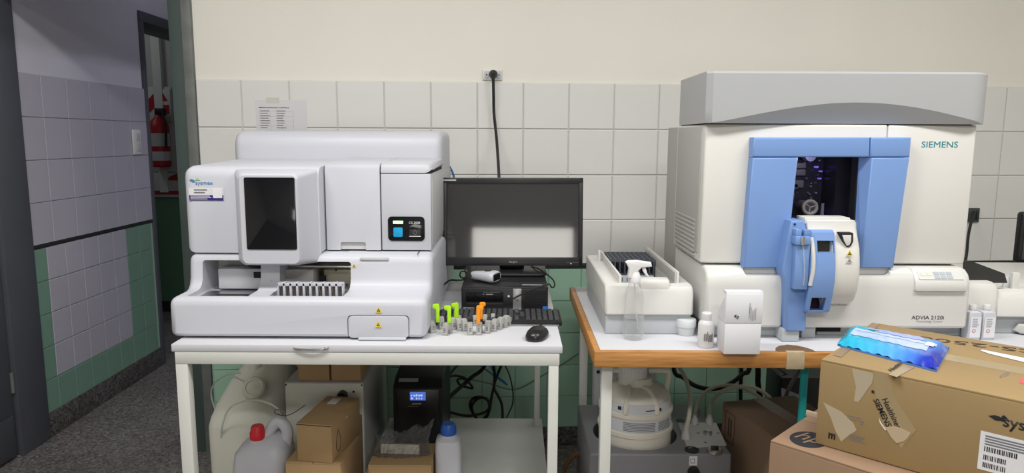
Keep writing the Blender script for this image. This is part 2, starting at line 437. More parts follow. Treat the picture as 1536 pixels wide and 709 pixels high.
# passage wall on the left, with the doorway to the far room
LX = -2.20
wl = MB().box(LX-.22, LX, 3.155, 4.25, 0, 3.0); wl.box(LX-.22, LX, 4.25, 5.22, 2.11, 3.0); wl.box(LX-.22, LX, 5.22, 6.4, 0, 3.0)
wl = struct(wl.build('wall_left', lilac, smooth=False))
LT = 1.70; LS = .914
MB().box(LX, LX+.005, 3.156, 4.235, LS+.01, LT).build('grout_bed', groutl, wl, smooth=False)
MB().box(LX, LX+.005, 3.156, 4.235, .09, LS-.01).build('grout_bed', groutg, wl, smooth=False)
LP, LH = .1365, .1572
t1 = tilemesh('tile', tilel, .1815, .1935); t2 = tilemesh('tile', tileg2, LP-.0035, LH-.0035); t3 = tilemesh('tile', tilel, LP-.0035, LH-.0035)
t4 = tilemesh('tile', tilel, .151, .1935); t5 = tilemesh('tile', tileg2, .0905, LH-.0035)
for rw in range(4):
    zc = LT-.098-.1955*rw
    tile(t4, (LX+.005, 3.2335, zc), wl, R(90))
    for i in range(1, 6): tile(t1, (LX+.005, 3.311-.0927+.1854*i, zc), wl, R(90))
for rw in range(5):
    zc = LS-.012-LH/2-LH*rw
    tile(t5, (LX+.005, 3.2035, zc), wl, R(90))
    for i in range(7): tile(t3 if i < 5 and rw < 4 else t2, (LX+.005, 3.25+LP*(i+.5), zc), wl, R(90))
struct(MB().box(LX, LX+.012, 3.156, 4.235, LS-.012, LS+.008, .001).build('trim_4', blackstrip))
struct(MB().box(LX, LX+.014, 3.156, 4.25, 0, .118, .003).build('baseboard_left', basem))
fr = MB()
fr.box(LX-.24, LX+.015, 4.235, 4.275, 0, 2.09, .003); fr.box(LX-.24, LX+.015, 4.235, 5.25, 2.09, 2.15, .003)
struct(fr.build('trim_5', darkframe))
struct(MB().box(LX-.24, LX+.015, 5.20, 5.25, .0, 2.09, .003).build('trim_6', jambgreen))
struct(MB().box(LX-.24, LX+.018, 5.185, 5.20, .0, .90, .003).build('trim_7', tileg2))
# wall seen through that doorway, pale above, green below
wf = struct(MB().box(-5.1, 3.5, 5.60, 5.7, 0, 3.0).build('wall_far', mat('far_pale_paint', (.50, .51, .47), .8, var=.04), smooth=False))
MB().box(-5.1, -2.45, 5.594, 5.6, .09, .98).build('painted_dado', mat('dark_green_gloss_paint', (.10, .22, .13), .35), wf, smooth=False)
MB().box(-5.1, -2.45, 5.59, 5.6, 0, .09).build('skirting', blackstrip, wf, smooth=False)
MB().box(-2.80, -2.735, 5.56, 5.6, .98, 2.7).build('pipe_cover', mat('pale_cover_paint', (.68, .70, .64), .6), wf, smooth=False)
# unseen sides that close the room, plus an added light-shaping wall
struct(MB().box(3.3, 3.4, -3.3, 6.5, 0, 3.0).build('wall_right', cream, smooth=False))
struct(MB().box(-3.2, -3.1, -3.3, 3.0, 0, 3.0).build('wall_room_left', cream, smooth=False))
struct(MB().box(-5.2, -5.1, 3.0, 6.5, 0, 3.0).build('wall_far_left', lilac, smooth=False))
cr = MB().box(-1.22, -1.10, 3.14, 3.30, 0, 3.0); cr.box(-1.22, -1.10, 3.30, 5.6, 2.03, 3.0); cr.box(-1.22, -1.10, 5.2, 5.6, 0, 2.03)
struct(cr.build('wall_light_mask', lilac, smooth=False))  # added out of view; its opening head cuts the passage light band level
struct(MB().box(-3.2, 3.4, -3.4, -3.3, 0, 3.0).build('wall_front', backpaint, smooth=False))
# windows in the wall behind the photographer
def window(n, x0, x1, z0, z1, strength):
    o = thing('window_%d' % n, None, None, ((x0+x1)/2, -3.29, z0)); o['kind'] = 'structure'
    mb = MB()
    for a in ((x0-.05, x1+.05, z0-.05, z0), (x0-.05, x1+.05, z1, z1+.05), (x0-.05, x0, z0, z1), (x1, x1+.05, z0, z1)):
        mb.box(a[0], a[1], -3.3, -3.25, a[2], a[3])
    mb.build('window_frame', darkframe, o, smooth=False)
    MB().box(x0, x1, -3.3, -3.28, z0, z1).build('pane', mat('daylit_pane', (1, .97, .9), .4, emit=strength), o, smooth=False)
window(1, -.47, .72, .72, 1.17, 8)

# ================================================================== LEFT TABLE
TZ = .85
tb = thing('work_table', 'white painted steel work table with lower shelf carrying the left analyzer', 'table', (-.40, 2.3, 0))
MB().box(-.945, .142, 1.88, 2.74, TZ-.022, TZ, .003).build('table_top', tabtop, tb)
ap = MB(); ap.box(-.937, .134, 1.8815, 1.908, .792, .828, .002); ap.box(-.935, .132, 2.67, 2.70, .79, .828, .002)
ap.box(-.935, -.905, 1.908, 2.67, .79, .828, .002); ap.box(.104, .132, 1.908, 2.67, .79, .828, .002)
ap.build('frame_rail', tablew, tb)
for (x, y) in ((-.937, 1.882), (.104, 1.882), (-.937, 2.67), (.092, 2.67)):
    wd = .034 if x < 0 else (.028 if y < 2 else .022)
    MB().box(x, x+wd, y, y+.03, 0, .792, .002).build('leg', tablew, tb)
MB().box(-.50, .125, 1.95, 2.745, .262, .28, .002).build('lower_shelf', shelfm, tb)
MB().box(-.50, .125, 1.97, 2.0, .23, .262, .002).build('shelf_rail', tablew, tb)

# ================================================================== COAGULATION ANALYZER (left)
XL, XR = -.972, -.238
an = thing('coagulation_analyzer', 'large white benchtop coagulation analyzer with dark upright touch screen', 'analyzer', (-.6, 2.4, TZ))
def fx(x, Yd): return at(x, 300, Y=Yd).x
prof = [(1.936, .858), (1.93, .866), (1.931, .945), (1.934, .957), (1.941, .965), (1.952, .969), (2.030, .970), (2.046, .975), (2.057, .985), (2.063, 1.0),
        (2.068, 1.045), (2.072, 1.060), (2.080, 1.068), (2.095, 1.072), (2.84, 1.072), (2.84, .858)]
o1 = (at(303, 410, Y=2.06).x, at(391, 420, Y=2.06).x); o2 = (at(419, 410, Y=2.06).x, at(526, 420, Y=2.06).x)
c1 = MB().prism(rrect(o1[0], o1[1], .951, 1.053, .008), 'y', 1.956, 2.30); c1b = MB().prism([(o1[0]+.085, 1.02), (o1[1]+.02, 1.02), (o1[1]+.02, 1.08), (o1[0]+.15, 1.08)], 'y', 1.95, 1.951)
c2 = MB().prism(rrect(o2[0], o2[1], .951, 1.050, .008), 'y', 1.962, 2.30)
c3 = MB().prism(rrect(at(522, 480, Y=1.93).x-.002, at(613, 480, Y=1.93).x+.002, .80, .922, .012), 'y', 1.90, 1.938)
c1b.bm.free()
lo = MB().prism(prof, 'x', XL, XR, .022, 4).build('lower_body', plw, an, cut=[c1, c2, c3])
# sample bays
MB().box(o1[0], o1[1], 2.18, 2.185, .951, 1.053).build('bay_back_panel', plin, an, smooth=False)
MB().box(at(328, 410, Y=2.11).x, o1[1]+.002, 2.105, 2.175, .958, at(350, 403, Y=2.105).z, .003).build('carriage_block', plw2, an)
MB().box(at(380, 410, Y=2.1).x, o1[1], 2.102, 2.1055, at(385, 417, Y=2.1).z, at(385, 408, Y=2.1).z).build('sensor_window', darkgap, an, smooth=False)
MB().box(o1[0]+.004, o1[1]-.004, 1.968, 2.10, .951, .9535).build('tray_plate', steel, an, smooth=False)
MB().box(o1[0]+.05, o1[1]-.03, 2.0, 2.012, .9535, .9575, .001).build('tray_rail', tanm, an)
MB().box(o1[0]+.05, o1[1]-.03, 2.03, 2.045, .9535, .9555).build('tray_slot', darkgap, an, smooth=False)
MB().box(o1[1]-.055, o1[1], 2.11, 2.17, at(380, 397, Y=2.11).z-.006, at(380, 397, Y=2.11).z+.004).build('carriage_gap', darkgap, an, smooth=False)
MB().box(o2[0], o2[1], 2.22, 2.225, .951, 1.050).build('bay_back_panel', mat('olive_grey_panel', (.30, .29, .24), .5), an, smooth=False)
MB().box(at(424, 410, Y=2.12).x, at(470, 410, Y=2.12).x, 2.12, 2.20, .952, at(440, 404, Y=2.12).z, .002).build('inner_block', plin, an)
MB().box(at(487, 410, Y=2.18).x, o2[1]-.002, 2.17, 2.215, .952, at(500, 403, Y=2.18).z, .002).build('pipetting_block', tanm, an)
MB().box(o2[0]+.003, o2[1]-.003, 2.14, 2.152, at(470, 400, Y=2.14).z-.004, at(470, 400, Y=2.14).z+.004, .001).build('guide_rail', steel, an)
MB().box(at(480, 410, Y=2.16).x, at(488, 410, Y=2.16).x, 2.16, 2.168, .965, .99).build('sensor_window', darkgap, an, smooth=False)
for q in ((504, 405), (520, 427)): MB().cyl(at(*q, Y=2.169), at(*q, Y=2.166), .003, n=10).build('screw', darkgap, an)
MB().box(o2[0]+.004, o2[1]-.004, 1.972, 2.11, .951, .9535).build('tray_plate', mat('dark_tray', (.10, .095, .08), .5), an, smooth=False)
# upper left module with slanted screen housing
ZU = 1.075
um = MB().prism([(2.077, ZU), (2.077, 1.30), (2.082, 1.318), (2.092, 1.329), (2.11, 1.334), (2.50, 1.345), (2.50, ZU)], 'x', XL-.008, -.574, .03, 5, .004)
um.build('upper_left_module', plw, an)
def hrect(x0, x1, z0, z1, r, y): return [(p[0], y, p[1]) for p in rrect(x0, x1, z0, z1, r)]
bl = MB().loft([hrect(-.825, -.575, 1.046, 1.326, .012, 2.09), hrect(-.822, -.578, 1.046, 1.325, .012, 2.076), hrect(-.795, -.612, 1.048, 1.318, .018, 2.02),
                hrect(-.787, -.612, 1.051, 1.316, .018, 2.006), hrect(-.780, -.616, 1.056, 1.311, .016, 2.0)])
bl.build('screen_housing', plw, an)
sc = MB().prism(rrect(at(367, 300, Y=1.999).x, at(443, 300, Y=1.999).x, at(400, 374, Y=1.999).z, at(400, 266, Y=1.999).z, .005), 'y', 2.003, 1.9975, .001, 2, .001)
sc.build('touch_screen', blackg, an, label='black glossy upright touch screen')
# middle door and right door with cap
XM, XD = -.570, -.401
g1 = MB().prism(rrect(at(511, 370, Y=2.13).x, at(549, 370, Y=2.13).x, 1.06, at(530, 363, Y=2.13).z, .006), 'y', 2.10, 2.145)
MB().box(at(511, 370, Y=2.13).x, at(549, 370, Y=2.13).x, 2.1375, 2.1395, 1.078, at(530, 363, Y=2.13).z).build('grip_recess', plin, an, smooth=False)
md = MB().prism([(2.13, ZU+.001), (2.13, 1.322), (2.136, 1.336), (2.15, 1.342), (2.50, 1.350), (2.50, ZU+.001)], 'x', XM, XD-.002, .003, 2)
md.build('middle_door', plw2, an, cut=[g1])
MB().prism([(2.13, 1.3135), (2.13, 1.325), (2.137, 1.338), (2.15, 1.343), (2.50, 1.350), (2.50, 1.3135)], 'x', XD+.001, XR-.006, .003, 3, .022).build('right_door_cap', plw2, an)
MB().box(XD+.001, XR-.010, 2.131, 2.50, ZU+.001, 1.311, .003).build('right_door', plw2, an)
MB().box(XM+.01, XR-.012, 2.14, 2.49, 1.08, 1.33).build('gap_core', darkgap, an, smooth=False)
# ledge details
for (x0, x1, y) in ((513, 523, 376.5), (605, 615, 376)):
    p = at(x0, y, Z=1.0725); MB().box(p.x, at(x1, y, Z=1.0725).x, p.y, p.y+.004, 1.0722, 1.0732).build('slot_mark', inkg, an, smooth=False)
p = at(541, 384, Y=2.078); MB().box(p.x, at(584, 384, Y=2.078).x, 2.066, 2.074, 1.055, 1.064, .002).build('grip_recess', plin, an)
MB().tube([at(626, 381, Z=1.074), at(630, 375, Z=1.075)], .0012, 6, smooth=False).build('latch_mark', ink, an)
# rear hood
hp_ = []
MB().prism([(2.50, 1.08), (2.50, 1.385), (2.506, 1.415), (2.522, 1.434), (2.55, 1.442), (2.80, 1.447), (2.825, 1.44), (2.84, 1.42), (2.84, 1.08)], 'x', XL-.02, XR-.012, .03, 5).build('rear_hood', plw, an)
MB().box(XR-.013, XR-.008, 2.16, 2.80, 1.09, 1.30, .002).build('side_panel', mat('side_grey_plastic', (.52, .52, .53), .5), an)
for k in range(8): MB().box(XR-.024, XR-.0215, 2.22, 2.5, .90+k*.012, .905+k*.012).build('vent_slot', darkgap, an, smooth=False)
# control panel
cp = MB().prism(rrect(at(582, 340, Y=2.13).x, at(637, 340, Y=2.13).x, at(610, 361, Y=2.13).z, at(610, 324.5, Y=2.13).z, .012), 'y', 2.133, 2.1275, .001, 2, .001).build('control_panel', blackg, an)
MB().box(at(589.5, 333, Y=2.127).x, at(604.5, 333, Y=2.127).x, 2.1262, 2.128, at(597, 335.5, Y=2.127).z, at(597, 331, Y=2.127).z, .0006).build('status_light', ledg, cp)
MB().prism(rrect(at(590, 340, Y=2.127).x, at(604, 340, Y=2.127).x, at(597, 355, Y=2.127).z, at(597, 341, Y=2.127).z, .004), 'y', 2.128, 2.1245, .001, 2).build('start_button', btnblue, cp)
text('model_lettering', 'CS-2500', whitemark, cp, at(613.5, 335.5, Y=2.1275), X, Z, width=.034)
ub = MB().prism(rrect(at(614, 340, Y=2.127).x, at(631, 340, Y=2.127).x, at(620, 353, Y=2.127).z, at(620, 344, Y=2.127).z, .004), 'y', 2.128, 2.127, .0003, 2).build('power_button', mat('dim_button', (.03, .03, .032), .35), cp)
MB().tube([at(622.5, 348.5, Y=2.1265)+Vector((.005*math.cos(a*.6283), 0, .006*math.sin(a*.6283))) for a in range(10)], .0007, 5, 2, closed=True).build('power_symbol', inkg, ub)
MB().box(at(614, 353, Y=2.127).x, at(631, 353, Y=2.127).x, 2.1266, 2.128, at(620, 354.6, Y=2.127).z, at(620, 353.8, Y=2.127).z).build('panel_line', whitemark, cp, smooth=False)
# lettering and stickers
Yf = 2.0765
lg = at(284, 272, Y=Yf)
def leaf(pts, m, parent, name):
    MB().poly([at(a, b, Y=Yf)+Vector((0, -.0004, 0)) for a, b in pts], (0, -1, 0), .0006).build(name, m, parent, smooth=False)
leaf([(284, 269.3), (288, 268.2), (292.5, 271), (292.5, 272.8), (289, 273), (286, 271)], logoblue, an, 'logo_leaf')
leaf([(292.5, 270), (295.5, 266), (297.5, 267.5), (300.5, 270.5), (297, 270.3)], logogreen, an, 'logo_leaf')
text('brand_lettering', 'sysmex', logoblue, an, at(293.5, 278.3, Y=Yf), X, Z, width=at(319.5, 276, Y=Yf).x-at(293.5, 276, Y=Yf).x, height=.0105)
stk = MB().plate(at(284, 300.5, Y=Yf), X, Z, .104, .0375, .0006, .0003).build('service_sticker', paper, an, smooth=False)
MB().plate(at(284.3, 300.3, Y=Yf), X, Z, .102, .016, .0004, .001).build('purple_band', navy, stk, smooth=False)
MB().plate(at(320, 296.8, Y=Yf), X, Z, .0275, .0295, .0004, .0015).build('blank_square', whitec, stk, smooth=False)
lines('small_print', whitemark, stk, at(286, 293.4, Y=Yf), X, Z, .065, 3, .0016, .0042, .0016)
lines('small_print', inkg, stk, at(291, 283.6, Y=Yf), X, Z, .04, 2, .0035, .008, .0012)
for (x, y, d, sz) in ((568, 464.5, 1.93, .019), (567.5, 486, 1.926, .019), (407, 420.5, 2.063, .013), (531, 398, 2.066, .011)): warn(an, at(x, y, Y=d-.001), sz)
# drawer in the front edge and pull handle beneath
MB().prism(rrect(at(522, 480, Y=1.93).x+.001, at(613, 480, Y=1.93).x-.001, .856, .9195, .012), 'y', 1.936, 1.9275, .0015, 2).build('waste_drawer', plw2, an)
MB().box(at(538, 510, Y=1.925).x, at(609, 510, Y=1.925).x, 1.918, 1.935, .8515, .859, .002).build('drawer_lip', plw2, an)
for x in (-.93, -.30):
    for y in (2.0, 2.75): MB().cyl((x, y, TZ), (x, y, .862), .02).build('foot', rubber, an)
MB().tube([at(437, 515, Y=1.95), at(440, 521, Y=1.885), at(450, 523.5, Y=1.875), at(470, 524, Y=1.872), at(485, 523, Y=1.875), at(493, 520, Y=1.885), at(497, 515, Y=1.95)], .003, 8).build('pull_handle', steel, an)

# sample rack standing in the analyzer's bay
rx0, rx1 = at(416.5, 436, Y=1.985).x, at(514.5, 436, Y=1.985).x
sr = thing('sample_rack', 'white ten-slot sample rack standing in the bay of the left analyzer', 'rack', ((rx0+rx1)/2, 1.99, .9535))
rz1 = at(465, 424.5, Y=1.985).z; n = 10; pt = (rx1-rx0)/n
mb = MB().box(rx0, rx1, 1.983, 2.006, .9536, .957); mb.box(rx0, rx1, 1.983, 1.987, rz1-.009, rz1, .001); mb.box(rx0, rx1, 2.002, 2.006, .957, rz1, .001)
mb.build('rack_frame', plw2, sr)
for i in range(n+1):
    x = rx0+i*pt; MB().box(max(rx0, x-.0032), min(rx1, x+.0032), 1.983, 2.003, .957, rz1+(.002 if i % 2 else 0), .0008).build('divider', plw2, sr)
for i in range(n): MB().cyl((rx0+(i+.5)*pt, 1.995, .957), (rx0+(i+.5)*pt, 1.995, rz1-.004), .0038, n=10).build('slot_insert', mat('brown_grey_insert', (.10, .085, .07), .5), sr)

# ================================================================== MONITOR, PC, SCANNER, KEYBOARD, MOUSE
mY = 2.50
mo = thing('computer_monitor', 'black widescreen monitor, switched off, mirroring a bright window', 'monitor', (0, 2.52, .937))
a, b = at(663.5, 266, Y=mY), at(873, 398, Y=mY)
mc = Vector(((a.x+b.x)/2, mY, (a.z+b.z)/2)); mw, mh = b.x-a.x, a.z-b.z
MT = Matrix.Translation(mc) @ Matrix.Rotation(R(-1.3), 4, 'Y') @ Matrix.Rotation(R(-1.2), 4, 'X')
MTi = Matrix.Translation(mc) @ Matrix.Rotation(R(-.2), 4, 'Y') @ Matrix.Rotation(R(-4), 4, 'X')
w2, h2 = mw/2, mh/2; bz = .0155; bb = .030
fr = MB()
fr.box(-w2, w2, -.004, .03, h2-bz-.006, h2, .003); fr.box(-w2, w2, -.004, .03, -h2, -h2+bb, .003)
fr.box(-w2, -w2+bz, -.004, .03, -h2, h2, .003); fr.box(w2-bz, w2, -.004, .03, -h2, h2, .003)
fr.build('bezel', mat('monitor_bezel', (.022, .022, .024), .35), mo, M=MTi)
MB().box(-w2+bz-.003, w2-bz+.003, .002, .02, -h2+bb-.003, h2-bz-.003).build('screen', screenm, mo, smooth=False, M=MTi)
MB().box(-w2+.02, w2-.02, .02, .055, -h2+.03, h2-.03, .012).build('back_shell', blackp, mo, M=MTi)
text('brand_lettering', 'Bangho', mat('pale_grey_print', (.4, .4, .4), .5), mo, MTi @ Vector((-.012, -.0042, -h2+.009)), X, Z, width=.028, bold=.01)
MB().cyl(MTi @ Vector((w2-.042, -.004, -h2+.008)), MTi @ Vector((w2-.042, -.006, -h2+.008)), .0018, n=10).build('power_light', mat('amber_led', (1, .6, .3), .4, emit=1.5), mo)
lines('control_marks', mat('grey_marks', (.12, .12, .12), .5), mo, MTi @ Vector((w2-.06, -.004, -h2+.013)), X, Z, .05, 1, .0012, .01)
MB().plate(MTi @ Vector((-w2+.004, -.004, h2-.011)), X, Z, .045, .005, .0006).build('torn_label', mat('torn_white', (.5, .5, .5), .7), mo, smooth=False)
MB().box(-.045, .045, 2.53, 2.56, .945, 1.10, .004).build('stand_neck', blackp, mo)
MB().prism(rrect(-.135, .125, 2.42, 2.62, .03), 'z', .9372, .947, .003, 2).build('stand_foot', blackp, mo)

pc = thing('desktop_computer', 'black flat desktop computer lying under the monitor', 'computer', (-.02, 2.42, TZ))
pF = 2.255; px0, px1 = at(692, 450, Y=pF).x, at(822, 450, Y=pF).x; pz1 = .936
MB().box(px0, px1, pF, 2.64, TZ+.004, pz1, .004).build('case', blackp, pc)
MB().box(px0+.004, px1-.004, pF-.006, pF+.002, TZ+.006, pz1-.005, .003).build('front_panel', mat('pc_front', (.016, .016, .018), .35), pc)
MB().box(at(699, 430, Y=pF).x, at(755, 430, Y=pF).x, pF-.009, pF-.004, at(720, 451, Y=pF).z, at(720, 437, Y=pF).z, .002).build('optical_drive', blackg, pc)
MB().box(at(699, 430, Y=pF).x, at(755, 430, Y=pF).x, pF-.0085, pF-.004, at(720, 460, Y=pF).z, at(720, 453, Y=pF).z, .001).build('drive_blank', blackp, pc)
st = MB().box(at(769.5, 450, Y=pF).x, at(782, 450, Y=pF).x, pF-.010, pF-.004, TZ+.008, at(775, 432, Y=pF).z, .001).build('silver_strip', silver, pc)
text('brand_lettering', 'hp', blackp, st, at(775.6, 452, Y=pF-.0105), X, Z, width=.010, shear=.25, align='CENTER')
for k in range(12): MB().box(at(786, 450, Y=pF).x, px1-.008, pF-.0075, pF-.005, .862+k*.0055, .8645+k*.0055).build('vent_rib', blackp, pc, smooth=False)
MB().plate(at(814, 466.5, Y=pF-.0078), X, Z, .0145, .0165, .0005).build('blue_sticker', mat('intel_blue', (.02, .16, .50), .4), pc, smooth=False)
MB().plate(at(695, 464.5, Y=pF-.008), X, Z, .036, .010, .0005).build('asset_label', mat('grey_label', (.18, .18, .17), .6), pc, smooth=False)
MB().plate(at(783, 427.3, Z=pz1), X, Y, .068, .006, .0005).build('top_sticker', mat('pale_sticker', (.5, .5, .52), .5), pc, smooth=False)
MB().cyl(at(763, 444, Y=pF-.006), at(763, 444, Y=pF-.012), .004, n=10).build('audio_jack', silver, pc)

sn = thing('barcode_scanner', 'white handheld barcode scanner lying on the desktop computer', 'scanner', (at(727, 421, Z=pz1).x, at(727, 421, Z=pz1).y-.01, pz1), R(-24), local=True)
secs = [(-.062, .012, .010), (-.05, .017, .012), (-.01, .020, .014), (.02, .025, .016), (.042, .030, .017), (.056, .031, .016), (.062, .029, .013)]
mb = MB(); rings = []
for (x, ry, rz) in [(a*.74, b*1.15, c*1.15) for a, b, c in secs]: rings.append([(x, ry*math.copysign(abs(math.cos(t))**.7, math.cos(t)), .0195+rz*math.copysign(abs(math.sin(t))**.7, math.sin(t))) for t in [2*math.pi*i/20 for i in range(20)]])
mb.loft(rings).build('scanner_shell', plw2, sn)
MB().box(.0445, .0475, -.026, .026, .008, .031, .003).build('scan_window', blackg, sn)
MB().superloft([(.034, .012, .010, 2.5, .014, 0), (.0395, .011, .009, 2.5, .014, 0)], 20).build('trigger_button', blackp, sn)

kb = thing('keyboard', 'black keyboard in front of the desktop computer', 'keyboard', (-.03, 2.15, TZ))
kx0, kx1, ky0, ky1 = -.232, .155, 2.085, 2.205
MB().prism([(ky0, TZ+.001), (ky0, TZ+.012), (ky0+.006, TZ+.016), (ky1, TZ+.022), (ky1+.004, TZ+.018), (ky1+.004, TZ+.001)], 'x', kx0, kx1, .005, 3).build('keyboard_body', blackp, kb)
keym = MB(); kp = .0172
keym.loft([rr for rr in ([(p[0], p[1], z) for p in rrect(-e, e, -f_, f_, .002, 2)] for e, f_, z in ((.0078, .0078, 0), (.0078, .0078, .002), (.0062, .0062, .007)))])
key0 = keym.build('key', mat('key_black', (.05, .05, .055), .4)); key0.parent = kb; kbO = org(kb)
first = True
for rw in range(6):
    yy = ky0+.018+rw*.0173
    for c in range(21):
        xx = kx0+.018+c*.01765
        if (rw == 0 and 4 <= c <= 8 and c != 6) or (rw in (0, 1, 4, 5) and c == 14) or (rw in (2, 3) and c in (13,)): continue
        k = key0 if first else key0.copy()
        if not first: col.objects.link(k)
        first = False
        k.location = Vector((xx, yy, TZ+.0155+(yy-ky0)*.05))-kbO; k.rotation_euler = (R(2.9), 0, 0)
        if rw == 0 and c == 6: k.scale = (5.2, 1, 1)
MB().box(kx0+.01, kx1-.01, ky0-.0015, ky0+.002, TZ+.002, TZ+.005).build('front_trim', silver, kb, smooth=False)

ms = thing('computer_mouse', 'black computer mouse at the right corner of the white table', 'mouse', (.074, 1.958, TZ), R(-20), local=True)
secs = []
for z, k in ((.001, .93), (.006, 1.0), (.014, .98), (.022, .86), (.029, .64), (.033, .38), (.0345, .15)): secs.append((z, .030*k, .050*k, 2.4, 0, -.004*(1-k)))
MB().superloft(secs, 28).build('mouse_shell', mat('mouse_black', (.012, .012, .013), .28), ms)
MB().cyl((-.003, .030, .027), (.003, .030, .027), .007, n=16).build('scroll_wheel', rubber, ms)
MB().box(-.0006, .0006, .012, .046, .022, .0295).build('button_split', darkgap, ms, smooth=False)

# cables round the monitor
cable('power_cable', 'black power cable hanging from the wall socket down behind the monitor',
      [wallpt(-.087, 1.683, .055), wallpt(-.085, 1.60, .05), at(741, 170, Y=3.06), at(745, 210, Y=3.03), at(748, 255, Y=2.85), at(749, 285, Y=2.68), at(750, 340, Y=2.60)], .0062)
cable('network_cable', 'short blue network cable curving behind the left end of the monitor', [at(655, 234, Y=2.86), at(666, 238, Y=2.86), at(673, 248, Y=2.84), at(680, 262, Y=2.80), at(684, 290, Y=2.76), at(686, 330, Y=2.74)], .0045, bluecab)
cable('usb_cable', 'black cable looping down beside the left of the desktop computer', [at(703, 398, Y=2.62), at(698, 405, Y=2.52), at(700, 416, Y=2.40), at(690, 420, Y=2.36), at(676, 420, Y=2.38), at(668, 425, Y=2.42), at(662, 431, Y=2.5)], .0035)
cable('scanner_cable', 'thin black cable running from the white scanner up behind the monitor', [at(709, 415, Y=2.34), at(700, 408, Y=2.36), at(692, 407, Y=2.40), at(690, 414, Y=2.42), at(697, 416, Y=2.44), at(703, 404, Y=2.54), at(708, 396, Y=2.6)], .0025)
cable('keyboard_cable', 'thin black cable bowed out past the right of the desktop computer', [at(792, 398, Y=2.62), at(806, 402, Y=2.5), at(820, 411, Y=2.42), at(830, 420, Y=2.34), at(832, 428, Y=2.26), at(828, 431, Y=2.24), at(824, 426, Y=2.24), at(818, 427, Y=2.235), at(800, 433, Y=2.232), at(783, 441, Y=2.232), at(770, 448, Y=2.235)], .0026)

# wall socket and plug
so = thing('wall_socket', 'white double wall socket plate above the monitor', 'socket', wallpt(-.087, 1.659))
def wbox(s0, s1, z0, z1, d0, d1, r=.002):
    M = Matrix.Translation((0, WD, 0)) @ Matrix.Rotation(YAW, 4, 'Z'); return MB().box(s0, s1, -d1, -d0, z0, z1, r, M=M)
ss = -.087
wbox(ss-.044, ss+.040, 1.668, 1.712, .0, .010).build('socket_plate', mat('socket_white', (.72, .71, .66), .4), so)
wbox(ss-.036, ss-.018, 1.674, 1.706, .010, .012, .001).build('socket_insert', plw2, so)
wbox(ss+.018, ss+.036, 1.674, 1.706, .010, .012, .001).build('socket_insert', plw2, so)
for d in (-.027, .027): MB().cyl(wallpt(ss+d, 1.69, .0115), wallpt(ss+d, 1.69, .0128), .003, n=8).build('socket_hole', darkgap, so)
pg = thing('power_plug', 'black plug pushed into the wall socket above the monitor', 'plug', wallpt(ss, 1.69, .012))
MB().cyl(wallpt(ss+.002, 1.692, .0125), wallpt(ss+.002, 1.692, .04), .019, .015, 20).build('plug_body', blackp, pg)
MB().cyl(wallpt(ss+.002, 1.69, .034), wallpt(ss, 1.668, .052), .009, .007, 12).build('strain_relief', rubber, pg)
# second, dark socket on the right
so2 = thing('wall_socket', 'dark open wall socket on the tiles right of the big analyzer', 'socket', wallpt(2.1, 1.1))
a_, b_ = at(1455, 312, Y=3.22), at(1474, 333, Y=3.22); s2 = a_.x/math.cos(YAW)
wbox(s2-.02, s2+.046, b_.z, a_.z, .006, .022).build('socket_plate', mat('dark_socket', (.05, .06, .055), .4), so2)
for k in range(2): wbox(s2+.012+k*.017, s2+.024+k*.017, b_.z+.012, a_.z-.012, .022, .026, .001).build('socket_insert', mat('socket_module', (.02, .022, .02), .3), so2)
# notice on the tiles
nt_ = thing('paper_notice', 'printed paper notice stuck to the tiles above the left analyzer', 'notice', wallpt(-1.03, 1.38, .013))
q0 = at(383, 149, Y=3.0); 
nM = wallpt(-1.095, 1.345, .0125); nr = Vector((math.cos(YAW), math.sin(YAW), 0))
s0 = at(384, 160, Y=3.03).x/math.cos(YAW); s1 = at(459, 160, Y=3.03).x/math.cos(YAW); zt = at(420, 150, Y=3.03).z
MB().plate(wallpt(s0, zt-.28, .0125), nr, Z, s1-s0, .28, .0008).build('sheet', paper, nt_, smooth=False)
MB().plate(wallpt(s0+.045, zt-.012, .0135), nr, Z, .055, .022, .0004).build('tape', mat('clear_tape', (.62, .62, .56), .3), nt_, smooth=False)
text('heading', 'IMPRESION DE RESULTADOS - CS CENTRAL B', ink, nt_, wallpt(s0+.014, zt-.034, .0137), nr, Z, width=.125, height=.0045, bold=.01)
lines('print_column', inkg, nt_, wallpt(s0+.018, zt-.044, .0134), nr, Z, .04, 8, .0028, .0102, .0004)
lines('print_column', inkg, nt_, wallpt(s0+.086, zt-.044, .0134), nr, Z, .04, 8, .0028, .0102, .0004)
gm = MB()
for k in range(5): gm.plate(wallpt(s0+.012, zt-.049-k*.02, .0134), nr, Z, .145, .0008, .0003)
for k in range(4): gm.plate(wallpt(s0+.012+k*.048, zt-.135, .0134), nr, Z, .0008, .086, .0003)
gm.build('table_grid', mat('pale_ink', (.45, .45, .48), .7), nt_, smooth=False)
# light switch on passage wall
a_ = at(204, 213, X=LX+.012)
sw = thing('light_switch', 'white light switch on the grey tiled passage wall', 'switch', (LX+.011, a_.y, a_.z))
MB().box(LX+.011, LX+.022, a_.y-.045, a_.y+.045, a_.z-.072, a_.z+.072, .006).build('switch_plate', mat('switch_white', (.74, .73, .70), .4), sw)
for z in (-.03, .03): MB().box(LX+.022, LX+.028, a_.y-.018, a_.y+.018, a_.z+z-.022, a_.z+z+.022, .003).build('rocker', plw2, sw)

